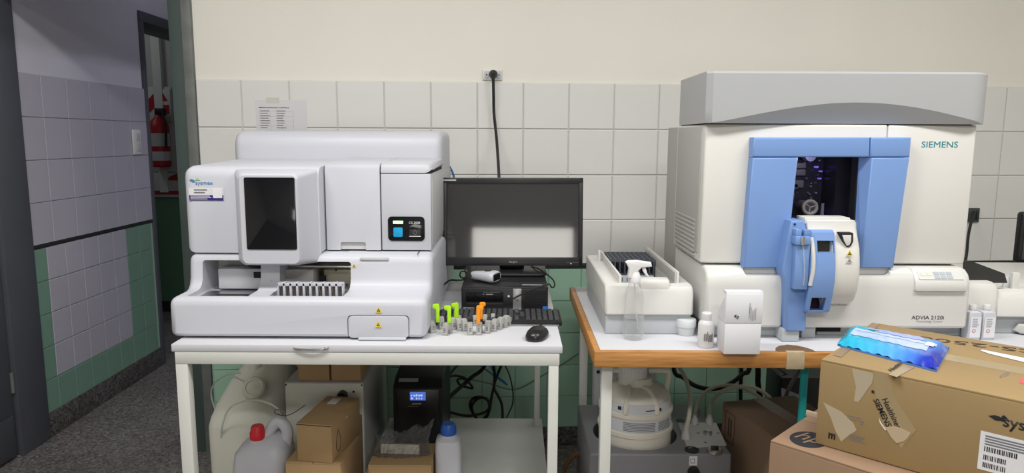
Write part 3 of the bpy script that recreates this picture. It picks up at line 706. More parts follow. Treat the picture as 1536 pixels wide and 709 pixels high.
# fire extinguisher and boards in the far room
e0 = at(240, 215, Y=5.5)
fe = thing('fire_extinguisher', 'red fire extinguisher hanging in the room beyond the passage door', 'extinguisher', (e0.x, 5.50, e0.z-.2))
zb, zt_ = at(240, 250, Y=5.5).z, at(240, 172, Y=5.5).z
MB().lathe((e0.x, 5.50, 0), [(.06, zb), (.072, zb+.01), (.072, zt_-.10), (.06, zt_-.05), (.03, zt_-.02), (.025, zt_)], 24).build('cylinder_body', redpaint, fe)
MB().box(e0.x-.02, e0.x+.06, 5.48, 5.52, zt_-.005, zt_+.05, .006).build('valve', blackp, fe)
MB().lathe((e0.x, 5.50, 0), [(.0735, zb+.16), (.0735, zb+.26)], 24).build('label_band', mat('pale_label', (.5, .55, .5), .5), fe)
MB().lathe((e0.x, 5.50, 0), [(.0735, zb+.05), (.0735, zb+.12)], 24).build('label_band', mat('pale_label2', (.6, .6, .62), .5), fe)
MB().tube([(e0.x+.05, 5.47, zt_+.02), (e0.x+.08, 5.44, zt_-.1), (e0.x+.075, 5.44, zb+.15)], .01, 8).build('hose', rubber, fe)
eb = thing('extinguisher_board', 'red and white safety board behind the fire extinguisher', 'sign', (e0.x-.02, 5.59, e0.z-.1))
za, zc = at(240, 130, Y=5.585).z, at(240, 255, Y=5.585).z
MB().box(e0.x-.16, e0.x+.075, 5.578, 5.592, zc-.02, za, .002).build('board', mat('board_white', (.58, .58, .56), .5), eb)
MB().poly([(e0.x-.16, 5.577, za-.25), (e0.x-.16, 5.577, za-.15), (e0.x-.02, 5.577, za-.01), (e0.x-.02, 5.577, za-.12)], (0, -1, 0), .002).build('red_stripe', redpaint, eb, smooth=False)
sg = MB().box(e0.x-.04, e0.x+.07, 5.565, 5.577, za-.27, za-.02, .002).build('warning_plate', mat('plate_white', (.6, .6, .58), .5), eb)
MB().poly([(e0.x-.02, 5.564, za-.11), (e0.x+.05, 5.564, za-.11), (e0.x+.015, 5.564, za-.05)], (0, -1, 0), .002).build('red_triangle', redpaint, sg, smooth=False)
MB().box(e0.x-.028, e0.x+.058, 5.562, 5.566, za-.21, za-.14).build('red_print', redpaint, sg, smooth=False)
lb = thing('lower_safety_panel', 'red and white panel on the wall below the fire extinguisher', 'sign', (e0.x, 5.59, at(240, 295, Y=5.585).z))
zd, ze = at(240, 257, Y=5.585).z, at(240, 295, Y=5.585).z
MB().box(e0.x-.16, e0.x+.09, 5.578, 5.592, ze, zd, .002).build('panel', mat('plate_white', (.6, .6, .58), .5), lb)
MB().poly([(e0.x-.04, 5.577, zd-.07), (e0.x+.09, 5.577, zd-.01), (e0.x+.09, 5.577, zd-.07)], (0, -1, 0), .002).build('red_wedge', redpaint, lb, smooth=False)
MB().box(e0.x-.16, e0.x+.09, 5.572, 5.579, ze+.02, ze+.05).build('red_band', redpaint, lb, smooth=False)

# ================================================================== GREY CLIPS AND COLOURED KEYS ON THE TABLE
def clip(px, py, rz, label, h=.034, w=.0155, d=.034):
    p = at(px, py, Z=TZ)
    t = thing('number_clip', label, 'clip', p, R(rz), 'pale grey number clips fanned out on the white table', local=True)
    MB().prism([(0, 0), (0, h*.62), (.004, h), (d*.55, h*1.06), (d, h*.75), (d, 0), (d*.72, 0), (d*.6, h*.45), (d*.3, h*.45), (d*.22, 0)], 'x', -w/2, w/2, .0012, 2).build('clip_body', clipg, t)
    MB().plate((-w/2+.0028, -.0002, h*.14), X, Z, w-.0056, h*.56, .0006).build('clip_label', mat('clip_label_grey', (.52, .52, .50), .6), t, smooth=False)
    lines('clip_print', inkg, t, (-w*.22, 0, h*.66), X, Z, w*.5, 3, h*.09, h*.14, .0009, .15)
    return t
D = 'pale grey number clip, %s'
CL = [(650, 499.5, 34, 'leftmost, half hidden against the left analyzer'), (667, 503.5, -24, 'nearest the front in the left cluster, under a lime key'),
      (663, 494, 15, 'behind the front one of the left cluster'), (681, 495, 30, 'farthest back in the left cluster, under a lime key'),
      (690, 496.5, 24, 'first of the right-hand fan, nearest the lime keys'), (698, 497, 20, 'second of the right-hand fan from the lime keys'),
      (705.5, 503, 6, 'frontmost of the right-hand fan, left of the orange keys'), (718, 503, -4, 'directly in front of the orange keys'),
      (730.5, 500.5, -12, 'first to the right of the orange keys'), (740, 497.5, -18, 'second to the right of the orange keys'),
      (748.5, 494.5, -24, 'third to the right of the orange keys'), (756, 491.5, -30, 'rightmost of the fan, next to the keyboard')]
for (x, y, rz, l) in CL: clip(x, y, rz, D % l)
CB = [(692, 488, 60, 'lying flat behind the fan, left of the orange keys'), (713, 489, 10, 'standing behind the orange keys at their left'), (727, 488, -8, 'standing behind the orange keys at their right'), (739, 486.5, -5, 'standing at the back of the fan by the keyboard')]
for (x, y, rz, l) in CB: clip(x, y, rz, D % l, .03, .012, .026)
def hookkey(px, py, h, m, label, cat, grp, flip=1, rz=0, z0=0, w=.011):
    p = at(px, py, Z=TZ+z0)
    t = thing('adapter_key', label, cat, p, R(rz), grp, local=True)
    P = [(-w/2, 0), (w/2, 0), (w/2, h*.93), (w/2-.003, h), (-w/2-.005, h), (-w/2-.0095, h*.95), (-w/2-.0095, h*.82), (-w/2-.006, h*.74), (-w/2-.002, h*.74), (-w/2, h*.66)]
    P = [(flip*a, b) for a, b in P]
    MB().prism(P, 'y', -.003, .003, .001, 2).build('key_blade', m, t)
    MB().prism([(-w*.3, h*.12), (w*.3, h*.12), (w*.3, h*.6), (-w*.3, h*.6)], 'y', -.0042, -.0028).build('key_rib', m, t, smooth=False)
    return t
G1, G2 = 'lime green hooked keys on the table', 'orange hooked keys on the table'
hookkey(656.5, 483, .056, lime, 'lime green hooked key, leftmost of three, against the left analyzer', 'key', G1, 1, 18, .028)
hookkey(674, 484, .052, lime, 'lime green hooked key, middle and nearest of three', 'key', G1, 1, 0, .036)
hookkey(684.5, 478, .050, lime, 'lime green hooked key, rightmost and farthest of three', 'key', G1, 1, 40, .030, .014)
hookkey(717.5, 485, .054, orange, 'orange hooked key, nearer one of two amid the grey clips', 'key', G2, -1, 0, .037)
hookkey(721.5, 478, .050, orange, 'orange hooked key, farther one just behind the other', 'key', G2, -1, 25, .04, .009)

# ================================================================== UNDER THE LEFT TABLE
jc = thing('jerrycan', 'tall milky grey jerrycan at the left end under the white table', 'jerrycan', (-.93, 2.50, 0))
cx = -.936
MB().superloft([(.0, .125, .16, 5, cx, 2.49), (.012, .137, .175, 5, cx, 2.49), (.41, .14, .178, 5, cx, 2.49), (.435, .137, .172, 4.5, cx, 2.495), (.47, .128, .155, 4, cx, 2.51), (.53, .108, .115, 3.4, cx+.005, 2.545),
                (.575, .085, .075, 3, cx+.012, 2.575), (.60, .062, .05, 2.6, cx+.015, 2.59), (.61, .03, .03, 2.2, cx+.015, 2.59)], 40).build('can_body', canm, jc)
MB().tube([(cx-.02, 2.50, .545), (cx-.01, 2.52, .60), (cx+.012, 2.56, .635), (cx+.05, 2.62, .64), (cx+.09, 2.66, .60), (cx+.10, 2.66, .54)], .022, 12).build('can_handle', canm, jc)
cc = at(381, 581, Y=2.395); q = Matrix.Rotation(R(52), 3, 'X')
MB().lathe(cc, [(.040, -.012), (.040, .004), (.034, .009), (.028, .009), (.026, .005), (.008, .005), (.004, .006)], 28, q).build('can_bung', canm, jc)
jc2 = thing('jerrycan', 'second milky jerrycan standing behind the tall one under the white table', 'jerrycan', (-.90, 2.87, 0))
MB().superloft([(.0, .08, .09, 4, -.90, 2.87), (.50, .08, .09, 4, -.90, 2.87), (.56, .068, .075, 3, -.90, 2.87), (.60, .05, .045, 2.5, -.90, 2.87), (.63, .02, .02, 2, -.90, 2.87)], 32).build('can_body', canm, jc2)
jg = thing('plastic_jug', 'white translucent jug with red screw cap under the white table', 'jug', (-.79, 2.2, 0))
jx, jy = -.808, 2.17
MB().superloft([(.0, .078, .075, 4.5, jx, jy), (.01, .084, .082, 4.5, jx, jy), (.34, .086, .084, 4.5, jx, jy), (.375, .086, .08, 4, jx, jy), (.41, .088, .072, 3.4, jx+.004, jy), (.435, .075, .06, 3, jx+.01, jy), (.452, .055, .045, 2.6, jx+.02, jy+.005), (.465, .03, .03, 2.4, jx+.03, jy+.01)], 36).build('jug_body', canw, jg)
hz = at(415, 622, Y=2.2)
MB().tube([(jx+.005, jy-.01, .44), (jx+.03, jy, .485), (jx+.055, jy, .505), (jx+.078, jy, .475), (jx+.070, jy, .42), (jx+.05, jy, .37)], .019, 12).build('jug_handle', canw, jg)
cpz = at(386.5, 657, Y=2.15).z; cpx = at(386.5, 650, Y=2.15).x
MB().lathe((cpx, 2.15, cpz-.07), [(.032, 0), (.029, .03), (.024, .05), (.022, .072)], 24).build('neck', canw, jg)
MB().lathe((cpx, 2.15, cpz), [(.0235, 0), (.0245, .004), (.0245, .02), (.0215, .027), (.020, .040), (.017, .044), (.004, .044)], 24).build('cap', redcap, jg)
cable('clear_hose', 'thin clear hose looping over the tall jerrycan under the white table', [at(332, 668, Y=2.33), at(333, 640, Y=2.30), at(342, 615, Y=2.28), at(360, 603, Y=2.26), at(385, 600, Y=2.24), at(408, 607, Y=2.22), at(422, 618, Y=2.2)], .0035, cleartube, 'hose')
cable('clear_hose', 'thin clear hose hanging left of the tall jerrycan beside the green tiles', [at(360, 559, Y=2.42), at(340, 562, Y=2.52), at(322, 574, Y=2.6), at(317, 592, Y=2.62), at(325, 620, Y=2.6), at(335, 645, Y=2.5), at(338, 668, Y=2.42)], .0035, cleartube, 'hose')
cable('wire', 'thin black wire sticking out over the jug with the red cap', [at(425, 622, Y=2.13), at(418, 614, Y=2.13), at(412, 616, Y=2.14), at(414, 620, Y=2.13), at(428, 623, Y=2.12), at(442, 618, Y=2.12), at(458, 607, Y=2.12)], .0013, ink)
# white pump cabinet with knob
pu = thing('pump_cabinet', 'white metal pump cabinet with black knob under the white table', 'cabinet', (-.65, 2.5, 0))
ux0, ux1, uz = at(428, 600, Y=2.35).x, at(546, 600, Y=2.35).x, at(490, 573, Y=2.35).z
MB().box(ux0, ux1, 2.352, 2.78, .0, uz, .004).build('case', mat('cabinet_grey', (.42, .42, .40), .5), pu)
MB().box(ux0+.002, ux1-.002, 2.346, 2.353, .01, uz-.002, .002).build('front_panel', mat('cabinet_white', (.62, .62, .56), .5), pu)
kc = at(514, 592, Y=2.345)
MB().cyl(kc+Vector((0, .002, 0)), kc-Vector((0, .022, 0)), .018, .016, 20).build('knob', blackp, pu)
MB().box(kc.x-.004, kc.x+.002, kc.y-.0235, kc.y-.02, kc.z-.012, kc.z-.004).build('pointer', whitemark, pu, smooth=False)
kc = at(530.5, 587, Y=2.346); MB().cyl(kc, kc-Vector((0, .002, 0)), .004, n=10).build('indicator', ink, pu)
for xx in (ux0+.006, ux1-.006): MB().cyl((xx, 2.346, uz-.008), (xx, 2.344, uz-.008), .003, n=8).build('screw', ink, pu)
def carton(name, label, loc, rz, w, d, h, m, group=None, flaps=True, tapem=None, seam='y', cat='box'):
    t = thing(name, label, cat, loc, R(rz), group, local=True)
    MB().box(0, w, 0, d, 0, h-.004, .003).build('box_body', m, t)
    if flaps:
        if seam == 'y':
            MB().box(.001, w/2-.001, .001, d-.001, h-.0045, h, .001).build('flap', m, t); MB().box(w/2+.001, w-.001, .001, d-.001, h-.0045, h, .001).build('flap', m, t)
            if tapem: MB().box(w/2-.025, w/2+.025, -.0006, d+.0006, h-.0002, h+.0006).build('tape', tapem, t, smooth=False)
        else:
            MB().box(.001, w-.001, .001, d/2-.001, h-.0045, h, .001).build('flap', m, t); MB().box(.001, w-.001, d/2+.001, d-.001, h-.0045, h, .001).build('flap', m, t)
            if tapem: MB().box(-.0006, w+.0006, d/2-.025, d/2+.025, h-.0002, h+.0006).build('tape', tapem, t, smooth=False)
    else:
        MB().box(.0, w, .0, d, h-.0045, h, .0015).build('lid', m, t)
    return t
cz = uz
ca = at(447, 573, Y=2.36); cb = at(494, 573, Y=2.36); cd_ = at(497, 573, Y=2.36); ce = at(541, 573, Y=2.36)
carton('cardboard_box', 'small brown box on the pump cabinet, left of the pair', (ca.x, 2.362, uz+.0005), 0, cb.x-ca.x, .2, .14, cardb, 'pair of small boxes on the pump cabinet')
carton('cardboard_box', 'small brown box on the pump cabinet, right of the pair', (cd_.x, 2.362, uz+.0005), 0, ce.x-cd_.x, .2, .14, cardb, 'pair of small boxes on the pump cabinet')
# front stack of brown boxes
zA = .401; pA = at(444.5, 690, Y=2.06)
topz = at(444, 634, Y=2.06).z; botz = at(446, 691, Y=2.06).z
wA = at(500, 660, Y=2.06).x-at(444.5, 660, Y=2.06).x
kA = carton('cardboard_box', 'small brown box with drop symbol, topmost of the stack under the white table', (at(445, 660, Y=2.06).x, 2.06, botz), -9, wA, .235, topz-botz, cardb, flaps=False)
hA = topz-botz
MB().plate((.028, .165, hA), X, Y, .03, .05, .0005).build('white_label', paper, kA, smooth=False)
MB().plate((-.0002, .0, hA-.0052), X, Z, wA, .0022, .0003, .0002).build('lid_gap', darkgap, kA, smooth=False)
MB().tube([(wA+.0006, .05+.018*math.cos(t), .045+.026*math.sin(t)+(.02 if abs(t-math.pi/2) < .1 else 0)) for t in [math.pi/2+i*math.pi*2/8 for i in range(8)]], .0009, 5, 3, closed=True).build('drop_symbol', ink, kA)
MB().superloft([(0, .011, .004, 2, 0, 0), (.0008, .010, .0035, 2, 0, 0)], 14).build('finger_hole', mat('torn_card', (.55, .42, .25), .8), kA, M=Matrix.Translation((wA+.0002, .12, hA-.022)) @ Matrix.Rotation(R(90), 4, 'Y') @ Matrix.Rotation(R(90), 4, 'Z'))
xB0, xB1 = at(427, 690, Y=2.05).x, at(512, 690, Y=2.05).x
kB = carton('cardboard_box', 'brown box under the one with the drop symbol, below the white table', (xB0, 2.052, 0), -4, xB1-xB0, .215, botz-.0005, cardb)
kC = carton('cardboard_box', 'narrow brown box behind the stack, against the white pump cabinet', (at(513, 650, Y=2.33).x-.02, 2.285, 0), 0, at(538, 650, Y=2.30).x-at(513, 650, Y=2.33).x+.025, .055, at(530, 628, Y=2.30).z, cardb, flaps=False)
# UPS
up = thing('power_backup_unit', 'black uninterruptible power supply with lit blue display under the white table', 'power supply', (-.35, 2.6, .28))
vx0, vx1 = at(590, 620, Y=2.42).x, at(664, 620, Y=2.42).x; vz = at(620, 578, Y=2.42).z
MB().prism([(2.42, .285), (2.42, vz-.01), (2.432, vz), (2.47, vz+.018), (2.70, vz+.03), (2.735, vz+.02), (2.735, .285)], 'x', vx0, vx1, .006, 3).build('case', mat('ups_black', (.010, .010, .011), .4), up)
MB().box(vx0+.012, vx1-.012, 2.416, 2.424, .295, vz-.012, .003).build('front_panel', mat('ups_front', (.016, .016, .018), .3), up)
ld = MB().box(at(615, 600, Y=2.415).x, at(638.5, 600, Y=2.415).x, 2.413, 2.417, at(620, 600, Y=2.415).z, at(620, 587.5, Y=2.415).z, .001).build('display', lcd, up)
dm = MB(); q0 = at(615, 600, Y=2.4125); q1 = at(638.5, 587.5, Y=2.4125)
for rr_ in range(2):
    for c in range(5):
        if random.random() < .85: dm.box(q0.x+.004+c*.009, q0.x+.004+c*.009+.003+.004*random.random(), 2.4122, 2.4128, q0.z+.004+rr_*.011, q0.z+.009+rr_*.011+.002*random.random())
dm.build('display_characters', lcdw, ld, smooth=False)
text('brand_lettering', 'LYONN', whitemark, up, at(618, 606.5, Y=2.4155), X, Z, width=.034, shear=.3, bold=.01)
lines('small_print', mat('dim_print', (.25, .25, .25), .6), up, at(612, 608.5, Y=2.4155), X, Z, .056, 1, .002, .006)
pt_ = at(601, 571, Z=vz+.008)
MB().plate(Vector((vx0+.018, 2.44, vz+.006)), X, Vector((0, .9, .43)), .07, .018, .0006, .0006).build('top_label', mat('grey_label2', (.32, .32, .31), .6), up, smooth=False)
for x in (vx0+.02, vx1-.02):
    for y in (2.45, 2.70): MB().cyl((x, y, .28), (x, y, .287), .01, n=10).build('foot', rubber, up)
# bottle with blue cap
bx = at(673, 680, Y=2.16).x
bt = thing('reagent_bottle', 'milky white bottle with ribbed blue cap on the lower shelf', 'bottle', (bx, 2.16, .28))
sz_ = at(673, 657, Y=2.16).z
MB().superloft([(.2805, .036, .036, 4, bx, 2.16), (.286, .042, .042, 4, bx, 2.16), (sz_-.012, .042, .042, 4, bx, 2.16), (sz_+.002, .039, .039, 3.5, bx, 2.16), (sz_+.012, .026, .026, 2.5, bx, 2.16), (sz_+.018, .023, .023, 2, bx, 2.16), (sz_+.024, .022, .022, 2, bx, 2.16)], 36).build('bottle_body', canw, bt)
cap0 = sz_+.016; cap1 = at(673, 634.5, Y=2.16).z
rg = []
for (r_, z_) in ((.0245, cap0), (.0255, cap0+.003), (.025, cap1-.012), (.021, cap1-.004), (.019, cap1), (.004, cap1)):
    rg.append([(bx+(r_+(.0006 if i % 2 and .01 < r_ and z_ < cap1-.005 else 0))*math.cos(2*math.pi*i/48), 2.16+(r_+(.0006 if i % 2 and z_ < cap1-.005 else 0))*math.sin(2*math.pi*i/48), z_) for i in range(48)])
MB().loft(rg).build('cap', bluecap, bt)
# bag on a low carton
q0, q1 = at(552, 698, Y=2.08), at(647, 698, Y=2.08)
lowc = carton('cardboard_box', 'flat brown box on the lower shelf under the clear plastic bag', (q0.x, 2.08, .2805), 0, q1.x-q0.x, .16, at(600, 697, Y=2.08).z-.2805, cardb, flaps=False)
lz = at(600, 697, Y=2.08).z
bg = thing('plastic_bag', 'crumpled clear plastic bag holding a paper slip on a flat brown box', 'bag', ((q0.x+q1.x)/2, 2.16, lz))
random.seed(11)
topp = [(549, 676), (556, 660), (566, 652), (585, 651), (603, 649), (620, 642), (636, 637), (650, 632), (651, 650), (645, 668)]
def bagside(yoff, sgn):
    mb = MB(); nx, nz = 26, 14; grid = []
    for j in range(nz+1):
        row = []
        for i in range(nx+1):
            u_ = i/nx; v_ = j/nz
            xb = 550+u_*97; xt = 563+u_*88
            yt = 653-20*u_**1.6 + 3*math.sin(u_*17)
            px = xb*(1-v_)+xt*v_-6*math.sin(math.pi*v_)*(u_-.5)*2; py = 697*(1-v_)+yt*v_
            bulge = math.sin(math.pi*min(1, v_*1.0))*.032*math.sin(math.pi*u_)**.5 if 0 < u_ < 1 else 0
            p = at(px, py, Y=2.145); crk = (random.random()-.5)*.024
            p.y = 2.155+sgn*(bulge+.004)+crk*(.3+v_)
            p.z = max(p.z, lz+.002); row.append(mb.bm.verts.new(p))
        grid.append(row)
    for j in range(nz):
        for i in range(nx):
            a_, b_, c_, d_ = grid[j][i], grid[j][i+1], grid[j+1][i+1], grid[j+1][i]
            mb.bm.faces.new((a_, b_, c_)); mb.bm.faces.new((a_, c_, d_))
    return mb
bagside(0, -1).build('bag_film', bagm, bg, smooth=False); bagside(0, 1).build('bag_film', bagm, bg, smooth=False)
sp = MB().plate(Vector((at(571.5, 690, Y=2.15).x, 2.152, lz+.005)), (1, .0, -.03), (0, .05, 1), .125, .032, .0006).build('paper_slip', mat('ivory_slip', (.72, .70, .62), .7), bg, smooth=False)
text('handwriting', 'Quick', inkg, sp, Vector((at(581, 690, Y=2.15).x, 2.1515, lz+.010)), (1, 0, -.03), (0, .05, 1), width=.028, lift=.001)
# cables and loops behind
bk = 'black cable %s behind the lower shelf'
Yb = 2.95
cable('black_cable', bk % 'hanging in a tight coil', [at(739, 541, Y=2.9), at(742, 560, Y=Yb), at(741, 578, Y=Yb), at(737, 597, Y=Yb), at(735, 610, Y=Yb), at(730, 625, Y=Yb), at(718, 629, Y=Yb), at(708, 617, Y=Yb), at(705, 605, Y=Yb), at(712, 596, Y=Yb), at(725, 596, Y=Yb-.02), at(735, 605, Y=Yb-.03), at(732, 620, Y=Yb-.03), at(720, 631, Y=Yb-.02), at(711, 622, Y=Yb), at(708, 608, Y=Yb), at(718, 597, Y=Yb-.03), at(730, 598, Y=Yb-.04), at(734, 610, Y=Yb-.04), at(727, 618, Y=Yb-.04), at(712, 622, Y=Yb-.05), at(697, 623, Y=Yb-.06), at(672, 617, Y=Yb-.1), at(655, 612, Y=2.80)], .006, group='black cables behind the lower shelf')
cable('black_cable', bk % 'thickest, slanting down to the power unit', [at(731, 541, Y=2.9), at(722, 555, Y=Yb), at(708, 565, Y=Yb), at(697, 575, Y=Yb), at(684, 586, Y=Yb-.05), at(668, 601, Y=2.82), at(660, 606, Y=2.78)], .0085, group='black cables behind the lower shelf')
cable('black_cable', bk % 'looping like a leaf beside the power unit', [at(670, 566, Y=2.8), at(682, 563, Y=2.88), at(696, 566, Y=Yb), at(704, 574, Y=Yb), at(709, 582, Y=Yb), at(698, 580, Y=Yb), at(690, 577, Y=Yb), at(686, 570, Y=Yb), at(692, 567, Y=Yb), at(700, 570, Y=Yb)], .005, group='black cables behind the lower shelf')
cable('black_cable', bk % 'forking straight down to the shelf', [at(755, 541, Y=2.95), at(747, 560, Y=2.97), at(741, 580, Y=2.97), at(748, 595, Y=2.97), at(753, 608, Y=2.97), at(754, 632, Y=2.92)], .006, group='black cables behind the lower shelf')
cable('black_cable', bk % 'thin and bowed out to the right', [at(756, 545, Y=2.98), at(764, 562, Y=2.99), at(769, 585, Y=2.99), at(769, 605, Y=2.99), at(762, 622, Y=2.97), at(757, 632, Y=2.93)], .003, group='black cables behind the lower shelf')
cable('black_cable', bk % 'short, rising from the top of the power unit', [at(674, 562, Y=2.78), at(684, 550, Y=2.82), at(694, 539, Y=2.86)], .005, group='black cables behind the lower shelf')
cable('blue_cable', 'blue network cable folded into a point behind the lower shelf', [at(708, 540, Y=2.97), at(726, 552, Y=2.97), at(745, 566, Y=2.97), at(758, 575.5, Y=2.97), at(761, 577, Y=2.97), at(754, 570, Y=2.97), at(744, 562, Y=2.97), at(738, 552, Y=2.97), at(733, 540, Y=2.97)], .0035, bluecab, k=3)
cable('thin_wire', 'thin grey wire sagging across the green tiles behind the white table', [at(706, 569, Y=3.02), at(735, 575, Y=3.04), at(760, 583, Y=3.07), at(780, 582, Y=3.08), at(810, 565, Y=3.1), at(845, 545, Y=3.1), at(868, 530, Y=3.1)], .003, mat('grey_wire', (.13, .17, .15), .6))

# ================================================================== RIGHT BENCH
bn = thing('lab_bench', 'laboratory bench with white top, wooden edge and white legs', 'bench', (1.1, 2.25, 0))
BX0, BX1, BY0, BY1 = .224, 2.9, 1.83, 2.66
MB().box(BX0+.018, BX1, BY0+.018, BY1, .812, TZ, .001).build('bench_top', tabtop, bn)
MB().box(BX0, BX1, BY0, BY0+.018, .805, TZ+.0005, .004).build('front_edge', woodm, bn)
MB().box(BX0, BX0+.018, BY0+.0185, BY1, .805, TZ+.0005, .004).build('side_edge', woodm, bn)
for (x, y) in ((.250, 1.865), (.262, 2.585), (2.2, 1.865), (2.2, 2.585)): MB().box(x, x+.030, y, y+.03, 0, .805, .002).build('leg', tablew, bn)
rl = MB().box(.28, 2.2, 2.595, 2.61, .74, .79, .002); rl.box(.265, .28, 1.9, 2.59, .76, .80, .002); rl.build('frame_rail', tablew, bn)
# worn patch with tape at the front edge
wx0, wx1 = at(1165, 530, Y=1.84).x, at(1222, 530, Y=1.84).x
mb = MB(); random.seed(3); P = []
for i in range(15):
    t = i/14; P.append((wx0+(wx1-wx0)*t, BY0+.019+.048*math.sin(math.pi*t)**.7+.004*random.random()))
P = [(wx0, BY0+.004)]+P+[(wx1, BY0+.004)]
mb.prism(P, 'z', TZ-.0005, TZ+.0012); mb.build('chipped_patch', chip, bn, smooth=False)
MB().box(at(1180, 540, Y=1.83).x, at(1207, 540, Y=1.83).x, BY0-.0012, BY0+.012, .8035, TZ+.0018, .0008).build('tape_wrap', mat('yellowed_tape', (.50, .40, .26), .4, var=.2, vscale=60), bn)

# ================================================================== HEMATOLOGY ANALYZER
AX0, AX1 = .545, 1.312; AF = 2.0
ha = thing('hematology_analyzer', 'large ivory hematology analyzer with blue front frame and grey top cover', 'analyzer', (.93, 2.3, TZ))
wx = (.785, .986); wz = (1.192, 1.374)
wc = MB().box(wx[0], wx[1], 1.95, 2.16, wz[0], wz[1])
MB().box(AX0, 1.060, AF, 2.34, 1.064, 1.462, .006, 3).build('upper_left_body', ivory, ha, cut=[wc])
MB().box(1.062, AX1, AF, 2.34, 1.064, 1.462, .006, 3).build('upper_right_body', ivory, ha)
MB().box(AX0+.03, AX1-.02, AF+.03, 2.59, .895, 1.063).build('core', grside, ha, smooth=False)
sd = MB().box(AX0-.004, AX0+.001, 2.03, 2.31, 1.09, 1.455, .002); sd.build('side_panel', grside, ha)
MB().box(AX0+.027, AX1-.02, 2.34, 2.60, .90, 1.46, .004).build('rear_unit', grside, ha)
lw_prof = [(1.956, .886), (1.95, .893), (1.95, 1.005), (1.953, 1.025), (1.962, 1.043), (1.978, 1.054), (2.0, 1.0575), (2.345, 1.0585), (2.345, .886)]
LXe = at(1175, 450, Y=1.955).x; RXs = at(1246, 450, Y=1.955).x
bcut = MB().prism(rrect(at(1117, 405, Y=1.96).x, at(1200, 405, Y=1.96).x, 1.035, 1.12, .012), 'y', 1.93, 2.02)
MB().prism(lw_prof, 'x', .553, LXe, .010, 3).build('lower_left_cover', ivory2, ha, cut=[bcut])
bcut = MB().prism(rrect(at(1230, 405, Y=1.96).x, at(1337, 405, Y=1.96).x, 1.035, 1.12, .012), 'y', 1.93, 2.02)
MB().prism(lw_prof, 'x', LXe+.004, 1.305, .010, 3).build('lower_right_cover', ivory2, ha, cut=[bcut])
MB().prism([(at(x_, y_, Y=1.986).x, at(x_, y_, Y=1.986).z) for x_, y_ in ((1115, 402), (1340, 402), (1340, 421), (1120, 421))], 'y', 1.986, 1.992).build('recess_panel', ivory2, ha, smooth=False)
for k in range(9): MB().box(AX0-.0065, AX0+.004, 2.06, 2.30, 1.075-.0+k*.013, 1.081+k*.013, .001).build('vent_louvre', grside, ha)
# grey top cover with scooped lower front
NU, rows = 48, []
cz0, cz1 = 1.464, 1.606; cxa, cxb = .538, 1.332
def arc(u_): 
    t = (u_-.03)/.95
    return cz0+.002+(.056*math.sin(math.pi*min(1, max(0, t))**1.08)**1.0 if 0 < t < 1 else 0)
mb = MB(); G = []
for i in range(NU+1):
    u_ = i/NU; x = cxa+(cxb-cxa)*u_
    yf = 1.972
    if u_ > .93: yf += .035*((u_-.93)/.07)**2
    if u_ < .015: yf += .012*(1-u_/.015)
    za = arc(u_); cl = []
    for k in range(4): zz = cz0+(za-cz0)*k/4; cl.append((x-.012*u_*(1 if 1 else 0)*((za-zz)/.06 if za > zz else 0), yf+.55*(za-zz), zz))
    for k in range(5): zz = za+(cz1-.006-za)*k/4; cl.append((x, yf, zz))
    cl.append((x, yf+.006, cz1)); cl.append((min(max(x, cxa+.01), cxb-.01), 2.33, cz1+.002)); cl.append((min(max(x, cxa+.01), cxb-.01), 2.33, cz0)); G.append([mb.bm.verts.new(p) for p in cl])
nr_ = len(G[0])
for i in range(NU):
    for k in range(nr_): mb.bm.faces.new((G[i][k], G[i+1][k], G[i+1][(k+1) % nr_], G[i][(k+1) % nr_]))
mb.bm.faces.new(G[0]); mb.bm.faces.new(G[-1][::-1])
mb.build('top_cover', grcov, ha, ang=25)
MB().box(AX0+.01, AX1-.01, 2.01, 2.33, 1.46, 1.468).build('cover_shadow_gap', darkgap, ha, smooth=False)
# blue front frame around the window
def PB(x, y, d=1.968): p = at(x, y, Y=d); return (p.x, p.z)
bl_y = (1.999, 1.966)
W_TL, W_TR, W_BL, W_BR = PB(1197, 236), PB(1288, 236), PB(1187, 330), PB(1282, 330)
MB().prism([PB(1130, 206), PB(1305, 206), PB(1304, 235.5), PB(1128.5, 235.5)], 'y', *bl_y, .0, 3, .005).build('blue_top_panel', bluep, ha)
MB().prism([PB(1306, 206), PB(1367, 206), PB(1364.5, 235.5), PB(1305, 235.5)], 'y', *bl_y, .0, 3, .005).build('blue_top_panel', bluep, ha)
MB().prism([PB(1128.5, 236.2), PB(1197, 236.2), PB(1187, 330), PB(1173, 402), PB(1115, 402)], 'y', *bl_y, .0, 3, .005).build('blue_side_panel', bluep, ha)
MB().prism([PB(1307, 236.2), PB(1364.5, 236.2), PB(1340, 402), PB(1291, 402)], 'y', *bl_y, .0, 3, .005).build('blue_side_panel', bluep, ha)
a4 = [at(1307, 236.2, Y=1.968), at(1291, 402, Y=1.968), at(1279, 402, Y=1.998), at(1288, 236.2, Y=1.998)]
MB().loft([a4, [p+Vector((.004, .002, 0)) for p in a4]]).build('blue_window_reveal', blued, ha, smooth=False)
